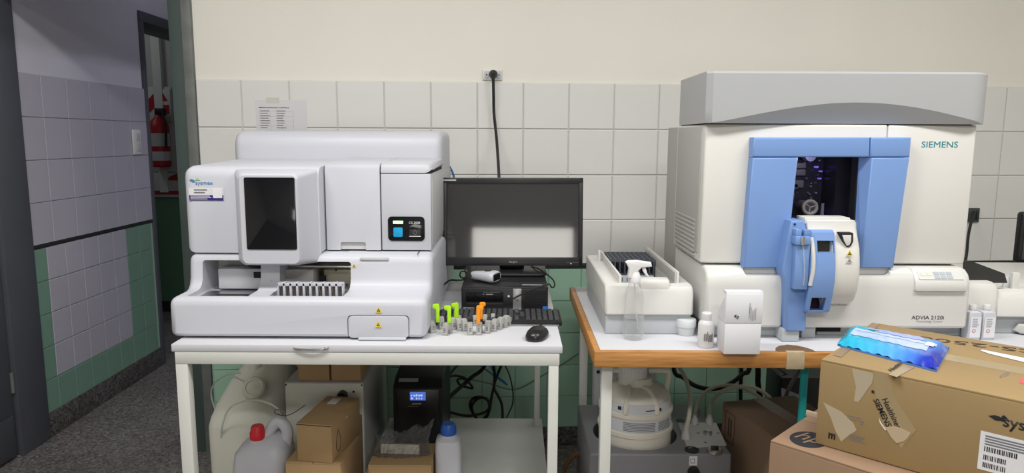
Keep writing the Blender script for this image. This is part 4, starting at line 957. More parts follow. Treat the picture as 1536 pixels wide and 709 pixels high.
# window and what is inside
liner = MB()
for b6 in ((wx[0]-.001, wx[0]+.0015, wz[0], wz[1]), (wx[1]-.0015, wx[1]+.001, wz[0], wz[1]), (wx[0], wx[1], wz[0]-.001, wz[0]+.0015), (wx[0], wx[1], wz[1]-.0015, wz[1]+.001)): liner.box(b6[0], b6[1], 1.9995, 2.158, b6[2], b6[3])
liner.build('window_liner', darkgap, ha, smooth=False)
MB().box(wx[0]-.001, wx[1]+.001, 2.006, 2.009, wz[0], wz[1]).build('window_pane', pane, ha, smooth=False)
cb_ = MB().box(wx[0]+.001, wx[1]-.001, 2.13, 2.155, wz[0]+.001, wz[1]-.001).build('circuit_board', mat('dark_board', (.035, .032, .045), .4, var=.5, vscale=60), ha, smooth=False)
MB().box(wx[1]-.045, wx[1]-.001, 2.04, 2.15, wz[0]+.001, wz[1]-.001).build('inner_wall', mat('inner_black', (.008, .007, .014), .3), ha, smooth=False)
random.seed(5)
def inb(u_, v_, d): return Vector((wx[0]+(wx[1]-wx[0])*u_, d, wz[0]+(wz[1]-wz[0])*v_))
comp = [mat('chip_grey', (.22, .21, .20), .5), mat('chip_black', (.02, .02, .024), .3), mat('chip_blue', (.12, .14, .32), .4), mat('chip_silver', (.65, .64, .64), .35)]
vl = bpy.data.lights.new('window_fill_light', 'POINT'); vl.energy = .22; vl.color = (.75, .7, 1); vl.shadow_soft_size = .01  # violet fill added to brighten the parts behind the pane
vo = bpy.data.objects.new('window_fill_light', vl); col.objects.link(vo); vo.location = (.86, 2.03, 1.362)
for (u0, u1, v0, v1, mi) in ((.18, .34, .62, .82, 1), (.34, .50, .66, .76, 0), (.2, .5, .78, .88, 0), (.22, .48, .46, .58, 0), (.1, .4, .44, .52, 0), (.30, .46, .86, .93, 1)):
    p0, p1 = inb(u0, v0, 2.12), inb(u1, v1, 2.131); MB().box(p0.x, p1.x, p0.y, p1.y, p0.z, p1.z, .001).build('chip', comp[mi], cb_)
for i in range(46):
    p = inb(.06+.66*random.random(), .05+.9*random.random(), 2.12); s_ = .001+.0022*random.random()
    MB().box(p.x-s_, p.x+s_, 2.122, 2.131, p.z-s_, p.z+s_).build('component', random.choice([comp[2], comp[3], comp[0], comp[3]]), cb_, smooth=False)
for (u_, v_, s_) in ((.66, .80, .004), (.73, .73, .003), (.72, .61, .003), (.14, .87, .003), (.55, .08, .003), (.68, .07, .003)):
    p = inb(u_, v_, 2.11); MB().box(p.x-s_, p.x+s_, 2.116, 2.131, p.z-s_*.7, p.z+s_*.7).build('indicator_lamp', violet, cb_, smooth=False)
rc = at(1215, 311, Y=2.06)
MB().tube([rc+Vector((.0195*math.cos(i*math.pi/8), 0, .0195*math.sin(i*math.pi/8))) for i in range(16)], .005, 8, 2, closed=True).build('pump_ring', mat('tan_ring', (.62, .56, .42), .5), ha)
MB().cyl(rc+Vector((0, .004, 0)), rc+Vector((0, .065, 0)), .017, n=16).build('pump_head', comp[0], ha)
for t in (20, 140, 260): MB().tube([rc, rc+Vector((.016*math.cos(R(t)), -.002, .016*math.sin(R(t))))], .0016, 6, smooth=False).build('pump_spoke', comp[3], ha)
MB().tube([inb(.06, .50, 2.10), inb(.16, .51, 2.09), inb(.26, .57, 2.10)], .0012, 6).build('fluid_tube', cleartube, ha)
MB().tube([inb(.30, .26, 2.10), inb(.27, .36, 2.08), inb(.28, .44, 2.10)], .0012, 6).build('fluid_tube', cleartube, ha)
for u_ in (.55, .70): MB().cyl(inb(u_, .02, 2.08), inb(u_, .22, 2.08), .005, .004, 12).build('glass_column', frost, ha)
MB().cyl(inb(.46, .99, 2.07), inb(.46, .99, 2.10), .016, n=16).build('round_lens', mat('grey_violet_lens', (.2, .19, .28), .3), ha)
# sampler arch
def PA(d, px, py): return None
za, zb_ = at(1250, 330, Y=1.93).z, at(1250, 458, Y=1.92).z
archp = [(2.0, za+.001), (1.945, za), (1.935, za-.003), (1.933, za-.02), (1.924, za-.04), (1.906, za-.075), (1.897, za-.12), (1.896, za-.16), (1.903, za-.20), (1.918, za-.228), (1.94, zb_), (2.0, zb_-.002)]
ax0, ax1 = at(1213, 390, Y=1.91).x, at(1288, 390, Y=1.91).x
def scut(a1, a2, b1, b2): return MB().box(at(a1, b1, Y=1.9).x, at(a2, b1, Y=1.9).x, 1.85, 1.95, at(a1, b2, Y=1.9).z, at(a1, b1, Y=1.9).z)
MB().prism(archp, 'x', ax0, ax1+.004, .004, 3, .016).build('sampler_arch', ivory, ha, cut=[scut(1226, 1251, 361, 379), scut(1216, 1238, 446, 467)])
MB().box(at(1206, 330, Y=1.945).x, at(1274, 330, Y=1.945).x, 1.94, 2.0, za-.012, za+.006, .002).build('arch_cap', ivory, ha)
zs0, zs1 = at(1235, 346, Y=1.90).z, at(1230, 470, Y=1.90).z; hh = zs0-zs1
stripe = [(2.0, zs0), (1.92, zs0), (1.911, zs0-.006), (1.898, zs0-.05), (1.889, zs0-.10), (1.888, zs0-.14), (1.895, zs0-.18), (1.905, zs0-.22), (1.906, zs1+.006), (1.912, zs1), (2.0, zs1)]
sx0, sx1 = at(1220, 400, Y=1.89).x, at(1254, 400, Y=1.89).x
w1 = MB().box(at(1226, 370, Y=1.9).x, at(1251, 370, Y=1.9).x, 1.85, 1.935, at(1240, 379, Y=1.9).z, at(1240, 361, Y=1.9).z)
w2_ = MB().box(at(1216, 460, Y=1.9).x, at(1238, 450, Y=1.9).x, 1.85, 1.945, at(1228, 467, Y=1.9).z, at(1228, 446, Y=1.9).z)
MB().prism(stripe, 'x', sx0-.006, sx1, .004, 3).build('sampler_strip', bluep, ha, cut=[w1, w2_])
MB().box(sx0+.002, sx1-.004, 1.925, 1.933, at(1240, 379, Y=1.9).z-.004, at(1240, 361, Y=1.9).z+.004).build('sampler_window', mat('olive_glass', (.05, .045, .025), .1, var=.6, vscale=60), ha, smooth=False)
MB().box(sx0-.004, sx1-.016, 1.935, 1.943, at(1228, 467, Y=1.9).z-.003, at(1228, 446, Y=1.9).z+.003).build('needle_recess', mat('maroon_black', (.02, .008, .012), .25), ha, smooth=False)
nd = at(1229, 452, Y=1.93); MB().tube([nd+Vector((-.004, 0, .012)), nd+Vector((0, -.006, 0)), nd+Vector((.006, 0, -.016))], .0013, 6).build('needle_tube', cleartube, ha)
MB().tube([at(1217, 356, Y=1.905), at(1220, 380, Y=1.893), at(1219.5, 405, Y=1.89), at(1215, 428, Y=1.893)], .0055, 10).build('white_rim', ivory2, ha)
# blue post with tube clamp
p_l, p_r = at(1180, 400, Y=1.93).x, at(1213, 400, Y=1.93).x
MB().prism([(at(x_, y_, Y=1.925).x, at(x_, y_, Y=1.925).z) for x_, y_ in ((1186, 331), (1206, 331), (1209, 345), (1217, 348), (1215, 395), (1212, 430), (1208, 496), (1179, 496), (1177, 418), (1172.5, 405), (1175, 395), (1182, 350))], 'y', 1.999, 1.922, .0, 3, .004).build('sampler_post', bluep, ha)
MB().box(at(1192, 400, Y=1.9).x, at(1213.5, 400, Y=1.9).x, 1.898, 1.924, at(1200, 434, Y=1.9).z, at(1200, 366, Y=1.9).z, .003).build('clamp_cover', bluep, ha)
MB().box(at(1192, 350, Y=1.9).x, at(1215, 350, Y=1.9).x, 1.890, 1.924, at(1200, 367, Y=1.895).z, at(1200, 354, Y=1.895).z, .003).build('clamp_head', bluep, ha)
MB().box(at(1193, 350, Y=1.9).x, at(1202, 350, Y=1.9).x, 1.897, 1.924, at(1200, 354, Y=1.895).z, at(1200, 344, Y=1.895).z, .002).build('clamp_knob', bluep, ha)
MB().box(at(1206, 350, Y=1.9).x, at(1217, 350, Y=1.9).x, 1.897, 1.924, at(1210, 354, Y=1.895).z, at(1210, 345, Y=1.895).z, .002).build('clamp_knob', blued, ha)
MB().box(at(1201, 360, Y=1.89).x, at(1207, 360, Y=1.89).x, 1.885, 1.892, at(1204, 367, Y=1.89).z, at(1204, 354.5, Y=1.89).z, .001).build('tube_ferrule', steel, ha)
MB().tube([at(1204, 367, Y=1.888), at(1206, 385, Y=1.893), at(1206.5, 410, Y=1.896), at(1205, 428, Y=1.896)], .0016, 6).build('fluid_tube', cleartube, ha)
sc_ = at(1192, 336, Y=1.921); MB().cyl(sc_, sc_-Vector((0, .002, 0)), .003, n=10).build('screw', comp[1], ha)
# recess in arch, stickers and pictogram
MB().prism([(at(x_, y_, Y=1.905).x, at(x_, y_, Y=1.905).z) for x_, y_ in ((1260.5, 349), (1279.5, 349), (1279.5, 362), (1276, 369), (1270, 370), (1265, 362))], 'y', 1.931, 1.9035).build('thumb_recess', darkgap, ha, smooth=False)
MB().prism([(at(x_, y_, Y=1.90).x, at(x_, y_, Y=1.90).z) for x_, y_ in ((1264, 352.5), (1277.5, 352.5), (1277.5, 362), (1275, 367.5), (1271, 369), (1267, 362))], 'y', 1.91, 1.9015, .0, 2, .0015).build('thumb_tab', ivory, ha)
warn(ha, at(1274.3, 379.5, Y=1.8975), .0185); 
warn(ha, at(1274, 390, Y=1.8955), .0185, mat('pale_warning', (.55, .55, .52), .5), comp[0])
pk = at(1259, 452, Y=1.9495); MB().tube([pk+Vector((0, -.0005, .006)), pk+Vector((0, -.0005, -.008))], .0018, 6, smooth=False).build('pictogram_tube', inkg, ha)
MB().tube([pk+Vector((.004, -.0005, .005)), pk+Vector((.014, -.0005, .009)), pk+Vector((.022, -.0005, .006)), pk+Vector((.018, -.0005, 0)), pk+Vector((.006, -.0005, .001))], .0008, 5, closed=True).build('pictogram_hand', inkg, ha)
# keypad, lettering
k0, k1, kz0, kz1 = at(1372, 436, Y=1.945).x, at(1450, 436, Y=1.945).x, at(1410, 437, Y=1.945).z, at(1410, 404, Y=1.95).z
kprof = [(1.952, kz0), (1.942, kz0+.002), (1.940, kz0+.012), (1.944, kz0+.028), (1.956, kz0+.045), (1.975, kz1), (2.0, kz1+.001), (2.0, kz0)]
kp_ = MB().prism(kprof, 'x', k0, k1, .004, 3); kp_ = kp_.build('keypad_cover', ivory2, ha)
ku = Vector((0, .019, .022)).normalized(); ko = Vector((k0+.012, 1.9475, kz0+.033))
MB().plate(ko, X, ku, .125, .026, .0006, .0015).build('keypad_membrane', mat('keypad_grey', (.62, .63, .62), .5), kp_, smooth=False)
for i in range(3):
    for j in range(2): MB().plate(ko+X*(.045+i*.018)+ku*(.003+j*.012), X, ku, .015, .0095, .0006, .0025).build('keypad_button', mat('keypad_blue_grey', (.42, .46, .50), .5), kp_, smooth=False)
for i in range(2): MB().plate(ko+X*(.008+i*.018)+ku*.013, X, ku, .013, .008, .0006, .0025).build('keypad_button', mat('keypad_cream', (.68, .67, .55), .5), kp_, smooth=False)
text('brand_lettering', 'SIEMENS', siem, ha, at(1382, 221, Y=AF), X, Z, width=at(1436.5, 220, Y=AF).x-at(1382, 220, Y=AF).x, height=.017)
text('model_lettering', 'ADVIA 2120i', ink, ha, at(1367, 478.5, Y=1.95), X, Z, width=at(1415.5, 478, Y=1.95).x-at(1367, 478, Y=1.95).x, height=.0105)
text('subtitle_lettering', 'Hematology System', mat('faint_print', (.45, .45, .45), .6), ha, at(1374, 484, Y=1.95), X, Z, width=.075)
# grey base pieces
for (xa, xb_, yy, zt2) in ((1063, 1169, 1.985, .886), (1173, 1199, 1.93, .887), (1202, 1223, 1.97, .886), (1225, 1440, 2.0, .886)):
    MB().box(at(xa, 505, Y=yy).x, at(xb_, 505, Y=yy).x, yy, 2.5, TZ+.001, zt2, .003).build('base_block', grbase, ha)
MB().box(at(1216, 505, Y=1.99).x, at(1262, 505, Y=1.99).x, 1.998, 2.001, .862, .874).build('base_slot', darkgap, ha, smooth=False)

# ================================================================== LEFT AUTOSAMPLER WITH RACKS
sa = thing('sample_feeder', 'ivory sample feeder tray at the left end of the bench holding dark racks', 'feeder', (.4, 2.25, TZ))
FX0, FX1, FY = .272, .530, 1.99
MB().box(FX0+.004, FX1-.004, FY+.012, 2.52, TZ+.001, .912, .003).build('feeder_base', grbase, sa)
tcut = MB().box(.325, .480, 2.035, 2.50, .935, 1.2)
fp = [(FY+.004, .910), (FY, .914), (FY+.003, .975), (FY+.014, .992), (FY+.030, .9975), (2.53, .9975), (2.53, .910)]
MB().prism(fp, 'x', FX0, FX1, .008, 3).build('feeder_body', ivory2, sa, cut=[tcut])
MB().box(.3255, .4795, 2.036, 2.499, .935, .938).build('tray_floor', darkgap, sa, smooth=False)
MB().prism([(2.00, .985), (2.0, 1.0), (2.008, 1.012), (2.03, 1.016), (2.034, 1.015), (2.034, .985)], 'x', at(960, 430, Y=2.0).x, at(1006, 430, Y=2.0).x, .004, 3, .010).build('front_hump', ivory, sa)
MB().box(.317, .3245, 2.03, 2.50, .99, 1.020, .0015).build('left_tray_wall', ivory, sa)
MB().box(.4805, .487, 2.03, 2.50, .95, 1.03, .0015).build('right_tray_wall', grside, sa)
MB().box(.487, .494, 2.03, 2.50, .99, 1.032, .0015).build('right_tray_edge', ivory, sa)
MB().box(.300, .308, 2.40, 2.415, .995, 1.035, .002).build('tray_peg', ivory, sa)
# racks, one behind the other
dkg = mat('dark_rack_plastic', (.085, .095, .115), .45); rxa, rxb = .3285, .4765
def rack(yy, label):
    t = thing('tube_rack', label, 'rack', (rxa, yy, .9385), 0, 'dark tube racks in the sample feeder', local=True)
    Wd = rxb-rxa; npos = 9; p_ = Wd/npos
    MB().box(0, Wd, .002, .022, 0, .030, .001).build('rack_base', dkg, t)
    mb = MB().box(0, Wd, .002, .005, .074, .082); mb.box(0, Wd, .019, .022, .074, .082); mb.box(0, Wd, .002, .005, .022, .032)
    mb.build('rack_rail', dkg, t, smooth=False)
    for i in range(npos+1):
        x = min(Wd-.002, max(.002, i*p_)); MB().box(x-.0022, x+.0022, .001, .0225, .02, .084, .0006).build('rack_divider', dkg, t)
    ls = MB().box(.002, Wd-.002, .0005, .002, .003, .029).build('label_strip', mat('label_blue_white', (.66, .70, .75), .5), t, smooth=False)
    for i in range(npos): MB().box((i+.5)*p_-.0018, (i+.5)*p_+.0018, -.0002, .0006, .009, .022).build('slot_number', inkg, ls, smooth=False)
    return t
names = ['front rack with its white number strip showing', 'second from the front', 'third from the front', 'fourth from the front', 'hindmost']
r0 = rack(2.30, 'dark tube rack in the sample feeder, '+names[0])
for i in range(1, 5):
    c = copytree(r0); c.location.y = 2.30+.034*i; c['label'] = 'dark tube rack in the sample feeder, '+names[i]
# ================================================================== RIGHT END OF THE ANALYZER
ra = thing('outfeed_tray', 'ivory outfeed tray at the right of the big analyzer, running out of frame', 'feeder', (1.6, 2.2, TZ))
rp = [(2.004, .905), (2.0, .909), (2.003, .985), (2.015, 1.003), (2.035, 1.009), (2.5, 1.009), (2.5, .905)]
MB().prism(rp, 'x', 1.325, at(1505, 430, Y=2.0).x, .010, 3, .022).build('tray_body', ivory, ra)
MB().prism([(a_-.0+.006, b_ if b_ < .95 else b_-.028) for a_, b_ in rp], 'x', at(1500, 430, Y=2.0).x, 2.0, .006, 3).build('tray_extension', ivory, ra)
MB().box(1.33, 1.95, 2.03, 2.48, TZ+.001, .906, .002).build('tray_base', grbase, ra)
MB().prism([(at(x_, y_, Y=2.04).x, at(x_, y_, Y=2.04).z) for x_, y_ in ((1446, 391), (1456, 391), (1507, 410), (1511, 424), (1446, 424))], 'y', 2.04, 2.045).build('dark_guard', mat('dark_guard', (.035, .034, .032), .5), ra, smooth=False)
MB().box(at(1519, 420, Y=2.05).x, at(1530, 420, Y=2.05).x, 2.05, 2.064, .975, at(1522, 409, Y=2.05).z, .002).build('guide_peg', ivory, ra)
MB().box(at(1508, 420, Y=2.06).x, at(1522, 420, Y=2.06).x, 2.066, 2.072, .975, at(1515, 416, Y=2.06).z, .001).build('clear_guide', frost, ra)
for i, l in enumerate(('white labelled reagent bottle beside the analyzer, left of the pair', 'white labelled reagent bottle beside the analyzer, right of the pair')):
    x0, x1 = ((1453.5, 1472.5), (1474.5, 1494))[i]; Yc = 1.955
    p0, p1 = at(x0, 490, Y=Yc), at(x1, 490, Y=Yc); zt2 = at(1465, 469, Y=Yc).z; c = (p0.x+p1.x)/2; hw = (p1.x-p0.x)/2
    t = thing('reagent_bottle', l, 'bottle', (c, Yc+hw, TZ), 0, 'pair of labelled bottles beside the analyzer')
    MB().superloft([(TZ+.0005, hw*.95, hw*.95, 7, c, Yc+hw), (TZ+.004, hw, hw, 7, c, Yc+hw), (zt2-.004, hw, hw, 7, c, Yc+hw), (zt2, hw*.93, hw*.93, 6, c, Yc+hw), (zt2+.004, hw*.5, hw*.5, 2.5, c, Yc+hw), (zt2+.009, hw*.42, hw*.42, 2, c, Yc+hw)], 36).build('bottle_body', canw, t)
    MB().lathe((c, Yc+hw, zt2+.006), [(hw*.55, 0), (hw*.55, .012), (hw*.5, .014), (.002, .014)], 20).build('cap', mat('translucent_cap', (.7, .7, .7), .4), t)
    lb_ = MB().plate((p0.x+.003, Yc-.0004, TZ+.008), X, Z, 2*hw-.006, zt2-TZ-.020, .0006).build('bottle_label', whitec, t, smooth=False)
    lines('label_print', mat('label_grey', (.35, .35, .40), .6), lb_, (p0.x+.008, Yc, zt2-.017), X, Z, hw*1.1, 5, .003, .0055)
    MB().tube([Vector((c-.004+.0045*math.cos(k*.785), Yc-.001, TZ+.028+.0045*math.sin(k*.785))) for k in range(8)], .0008, 5, 2, closed=True).build('round_mark', mat('red_mark', (.45, .1, .1), .5), lb_)
hs = thing('handset', 'pale grey wedge-shaped handset lying at the right edge of the bench', 'handset', at(1508, 497, Z=TZ)-Vector((0, .03, 0)), R(-30), local=True)
MB().prism([(0, .012), (.012, .032), (.09, .036), (.12, .018), (.11, .008), (.02, .004)], 'y', 0, .065, .005, 3).build('handset_body', mat('pale_grey_plastic', (.55, .55, .52), .45), hs)
MB().box(.015, .10, .008, .058, .0, .010, .003).build('handset_foot', mat('mid_grey_plastic', (.25, .25, .25), .5), hs)
lines('handset_print', inkg, hs, (.025, .022, .0335), X, Y, .05, 1, .004, .01)
bm_ = thing('black_monitor', 'edge of a black screen cut off by the right border', 'monitor', (1.78, 2.55, TZ))
bx_ = at(1531, 350, Y=2.54).x
MB().box(bx_, bx_+.42, 2.54, 2.575, at(1531, 395, Y=2.54).z, at(1531, 318, Y=2.54).z, .012, 4).build('screen_shell', blackp, bm_)
MB().box(bx_+.012, bx_+.408, 2.538, 2.542, at(1531, 390, Y=2.54).z, at(1531, 325, Y=2.54).z).build('screen', screenm, bm_, smooth=False)
MB().box(bx_+.17, bx_+.25, 2.575, 2.60, TZ+.012, 1.12, .004).build('stand', blackp, bm_); MB().prism(rrect(bx_+.10, bx_+.32, 2.515, 2.65, .03), 'z', TZ+.0005, TZ+.014, .003, 2).build('stand_foot', blackp, bm_)
cable('black_cable', 'black cable hanging from the dark socket behind the big analyzer', [wallpt(s2+.01, 1.09, .03), at(1453, 350, Y=3.1), at(1450, 380, Y=3.0), at(1446, 400, Y=2.9)], .006)

# ================================================================== THINGS ON THE BENCH
# spray bottle
bp = at(948, 505, Z=TZ); sbx, sby = bp.x, 1.957; rB = .0292
sb = thing('spray_bottle', 'clear spray bottle with white trigger head, part filled, on the bench', 'bottle', (sbx, sby, TZ))
zN = at(948, 421, Y=sby).z; zS = at(948, 437, Y=sby).z
MB().lathe((sbx, sby, 0), [(rB*.85, TZ+.0008), (rB, TZ+.006), (rB, TZ+.02), (rB*.965, TZ+.03), (rB, TZ+.04), (rB*.98, TZ+.08), (rB*.93, zS-.045), (rB*.93, zS-.012), (rB*.86, zS), (rB*.62, zN-.012), (rB*.47, zN-.005), (rB*.45, zN)], 32).build('bottle_body', bottlem, sb)
MB().lathe((sbx, sby, 0), [(rB*.80, TZ+.003), (rB*.93, TZ+.008), (rB*.92, at(948, 475, Y=sby).z), (.001, at(948, 475, Y=sby).z)], 32).build('liquid', liquid, sb)
MB().tube([(sbx, sby, zN), (sbx+.004, sby, zN-.06), (sbx+.014, sby, TZ+.03)], .0022, 8).build('dip_tube', cleartube, sb)
hd = MB(); zt2 = at(952, 390, Y=sby).z
MB().lathe((sbx+.001, sby, zN-.004), [(.0155, 0), (.0162, .004), (.0155, .018), (.013, .024), (.011, .03)], 24).build('collar', mat('white_cap_plastic', (.78, .78, .78), .4), sb)
HP = [(at(x_, y_, Y=sby).x, at(x_, y_, Y=sby).z) for x_, y_ in ((941, 416), (943, 402), (940, 396), (938, 392.5), (942, 390.5), (955, 390), (976, 393), (977.5, 399), (968, 400), (962, 400.5), (957, 405), (956, 416))]
MB().prism(HP, 'y', sby-.010, sby+.010, .003, 3).build('spray_head', MATS['white_cap_plastic'], sb)
TP = [(at(x_, y_, Y=sby).x, at(x_, y_, Y=sby).z) for x_, y_ in ((963, 400), (968, 400), (970, 408), (973.5, 414.5), (972, 416), (968, 412), (964, 406))]
MB().prism(TP, 'y', sby-.006, sby+.006, .0015, 2).build('trigger', MATS['white_cap_plastic'], sb)
# lidded cup
bp = at(1030, 503, Z=TZ); hw = .0145
cu_ = thing('specimen_cup', 'small translucent lidded cup beside the sample feeder', 'cup', (bp.x, bp.y+.012, TZ))
rr1 = .0285; zl0, zl1 = at(1030, 490, Y=bp.y).z, at(1030, 479, Y=bp.y).z
MB().lathe((bp.x, bp.y+.012, 0), [(rr1*.78, TZ+.0006), (rr1*.82, TZ+.003), (rr1*.92, zl0), (rr1*.88, zl0+.001)], 28).build('cup_body', mat('milky_cup', (.70, .74, .75), .35, alpha=.85), cu_)
MB().lathe((bp.x, bp.y+.012, 0), [(rr1*.97, zl0-.001), (rr1, zl0+.001), (rr1, zl1-.004), (rr1*.94, zl1), (.003, zl1+.001)], 28).build('lid', mat('pale_lid', (.66, .69, .71), .4), cu_)
# small white bottle
bp = at(1059.5, 521, Z=TZ)
wbz = at(1059, 484, Y=bp.y).z; wr = .0220
wbt = thing('white_bottle', 'small white plastic bottle with black print beside the white carton', 'bottle', (bp.x, bp.y+.01, TZ))
MB().lathe((bp.x, bp.y+.01, 0), [(wr*.9, TZ+.0006), (wr, TZ+.004), (wr, wbz-.006), (wr*.93, wbz), (wr*.6, wbz+.007), (wr*.52, wbz+.010)], 28).build('bottle_body', mat('bright_white_plastic', (.72, .72, .73), .35), wbt)
MB().lathe((bp.x, bp.y+.01, 0), [(wr*.62, wbz+.006), (wr*.64, wbz+.008), (wr*.62, at(1060, 471, Y=bp.y).z), (wr*.5, at(1060, 470, Y=bp.y).z+.001), (.002, at(1060, 470, Y=bp.y).z+.001)], 24).build('cap', MATS['bright_white_plastic'], wbt)
mb = MB()
for k in range(9):
    a_ = R(-118+k*7.5); n_ = Vector((math.cos(a_), math.sin(a_), 0)); tt = Vector((-n_.y, n_.x, 0)); zz = TZ+.018+.006*random.random(); mb.plate(Vector((bp.x, bp.y+.01, zz))+n_*(wr+.0002), tt, Z, .0013, .018+.012*random.random(), .0004)
mb.build('vertical_print', ink, wbt, smooth=False)
# white carton standing at the bench edge
c0, c1 = at(1085.5, 531, Z=TZ+.0005), at(1141, 532.5, Z=TZ+.0005)
wc_ = thing('white_carton', 'plain white carton standing upright at the bench edge before the analyzer', 'box', (c0.x, c0.y, TZ+.0005), 0, local=True)
cw = c1.x-c0.x; chz = at(1118, 441, Y=c0.y).z-TZ; mid = at(1118, 484, Y=c0.y).z-TZ
MB().box(0, cw, 0, .068, 0, mid, .001).build('carton_body', whitec, wc_)
MB().box(-.0003, cw+.0012, -.0012, .003, mid-.001, chz, .0006).build('raised_front_flap', whitec, wc_)
MB().prism([(.0, mid), (.010, chz*.93), (.012, chz*.93), (.066, mid+.012), (.068, mid)], 'x', -.0015, .0, .0).build('side_flap', whitec, wc_, smooth=False)
MB().box(.001, cw+.002, .004, .030, chz-.003, chz+.006, .001).build('folded_top', whitec, wc_)
text('handwriting', '6/5', ink, wc_, Vector((cw*.22, -.002, mid+.018)), (1, 0, -.8), (.8, 0, 1), width=.013, bold=.02)
lines('carton_print', mat('grey_print2', (.3, .3, .33), .6), wc_, Vector((cw*.66, -.002, chz*.86)), (0, 0, -1), (1, 0, 0), .035, 1, .0016, .004)
mb = MB()
for k in range(5): mb.plate(Vector((cw*.64+k*.0042, -.0022, mid+.006+.01*random.random())), X, Z, .0012, .022+.014*random.random(), .0003)
mb.build('vertical_print', MATS['grey_print2'], wc_, smooth=False)

# ================================================================== UNDER THE BENCH
pb = thing('vacuum_pump_unit', 'grey vacuum pump unit on the floor under the bench', 'pump', (.46, 2.26, 0))
PX0, PX1, PY0, PY1, PZ = .245, .688, 2.062, 2.47, .45
rcut = MB().cyl((.412, 2.225, PZ-.10), (.412, 2.225, PZ+.1), .138, n=40)
MB().box(PX0, PX1, PY0, PY1, .0, PZ, .008, 3).build('pump_case', pump, pb, cut=[rcut])
cp_ = MB().poly([(at(x_, y_, Z=PZ).x, at(x_, y_, Z=PZ).y, PZ+.0003) for x_, y_ in ((1031, 672), (1090, 668), (1074, 634), (1017, 634))], Z, .0008).build('control_plate', mat('plate_pale', (.52, .52, .50), .4), pb, smooth=False)
kq = at(1072, 673, Z=PZ+.01); MB().lathe((kq.x, kq.y, PZ), [(.024, 0), (.024, .008), (.02, .012), (.003, .012)], 24).build('gauge', steel, cp_); MB().box(kq.x-.012, kq.x+.012, kq.y-.004, kq.y+.004, PZ+.012, PZ+.02, .002).build('gauge_lever', blackp, cp_)
kq = at(1062, 647, Z=PZ+.01); MB().lathe((kq.x, kq.y, PZ), [(.014, 0), (.014, .012), (.010, .015), (.002, .015)], 20).build('dial', steel, cp_)
kq = at(1038, 674, Z=PZ+.002); MB().lathe((kq.x, kq.y, PZ), [(.023, 0), (.023, .003), (.019, .003), (.017, .0005), (.002, .0005)], 24).build('port_well', blackp, pb)
kq = at(1029, 648, Z=PZ+.02); MB().lathe((kq.x, kq.y, PZ), [(.017, 0), (.014, .02), (.010, .026), (.008, .045)], 18).build('hose_coupling', grside, pb); f1 = kq
f2, f3 = at(1042, 627, Z=PZ+.02), at(1064, 627, Z=PZ+.02)
for kq in (f2, f3): MB().lathe((kq.x, min(kq.y, PY1-.015), PZ), [(.013, 0), (.012, .018), (.008, .024), (.007, .035)], 16).build('hose_fitting', grside, pb)
kq = at(1021, 630, Z=PZ+.002); MB().lathe((kq.x, kq.y, PZ), [(.016, 0), (.016, .002), (.002, .002)], 20).build('port_well', blackp, pb)
for k, (x_, y_) in enumerate(((1024, 636), (1047, 650), (1077, 650), (1046, 637), (1068, 636), (1058, 664))):
    kq = at(x_, y_, Z=PZ); MB().lathe((kq.x, kq.y, PZ+.0008), [(.0045, 0), (.0045, .002), (.001, .002)], 10).build('plate_screw', comp[0], cp_)
stp = MB().plate(at(1033.5, 697.5, Y=PY0), X, Z, .025, .030, .0008).build('pump_sticker', paper, pb, smooth=False)
MB().tube([at(x_, y_, Y=PY0-.0012) for x_, y_ in ((1036, 688), (1042, 688), (1042, 694), (1036, 694))], .0009, 5, smooth=False, closed=True).build('sticker_symbol', ink, stp)
kq = at(1040, 707, Y=PY0); MB().cyl(kq, kq-Vector((0, .018, 0)), .019, .017, 20).build('front_knob', blackp, pb)
# waste container in the recess
wcx, wcy = .412, 2.225
cn = thing('waste_canister', 'cream plastic canister with wide white screw lid standing in the grey pump unit', 'canister', (wcx, wcy, PZ-.1))
z0 = PZ-.098; zsh = at(955, 592, Y=wcy-.06).z
MB().lathe((wcx, wcy, 0), [(.108, z0), (.117, z0+.008), (.119, z0+.06), (.119, PZ+.025), (.123, PZ+.028), (.123, PZ+.040), (.118, PZ+.043), (.117, PZ+.088), (.122, PZ+.091), (.122, PZ+.102), (.116, PZ+.105), (.115, zsh-.02), (.108, zsh-.004), (.085, zsh+.012), (.055, zsh+.022), (.052, zsh+.035), (.05, zsh+.045)], 48).build('canister_body', ivcan, cn)
lidz = at(955, 573, Y=wcy).z; rg = []
for (r_, z_) in ((.045, lidz), (.047, lidz+.004), (.046, lidz+.06), (.042, lidz+.066), (.005, lidz+.066)):
    rg.append([(wcx-.012+(r_+(.0013 if (i//2) % 2 and .005 < z_-lidz < .062 else 0))*math.cos(2*math.pi*i/96), wcy+(r_+(.0013 if (i//2) % 2 and .005 < z_-lidz < .062 else 0))*math.sin(2*math.pi*i/96), z_) for i in range(96)])
MB().loft(rg).build('screw_lid', mat('lid_white', (.74, .74, .71), .4), cn)
MB().lathe((wcx-.012, wcy, 0), [(.06, zsh+.005), (.042, zsh+.03), (.040, lidz+.002)], 32).build('neck', ivcan, cn)
for s_ in (-1, 1): MB().tube([(wcx+s_*.10, wcy, zsh-.01), (wcx+s_*.108, wcy, zsh+.05), (wcx+s_*.098, wcy, zsh+.062), (wcx+s_*.04, wcy, zsh+.062)], .009, 10, 4).build('side_handle', ivcan, cn)
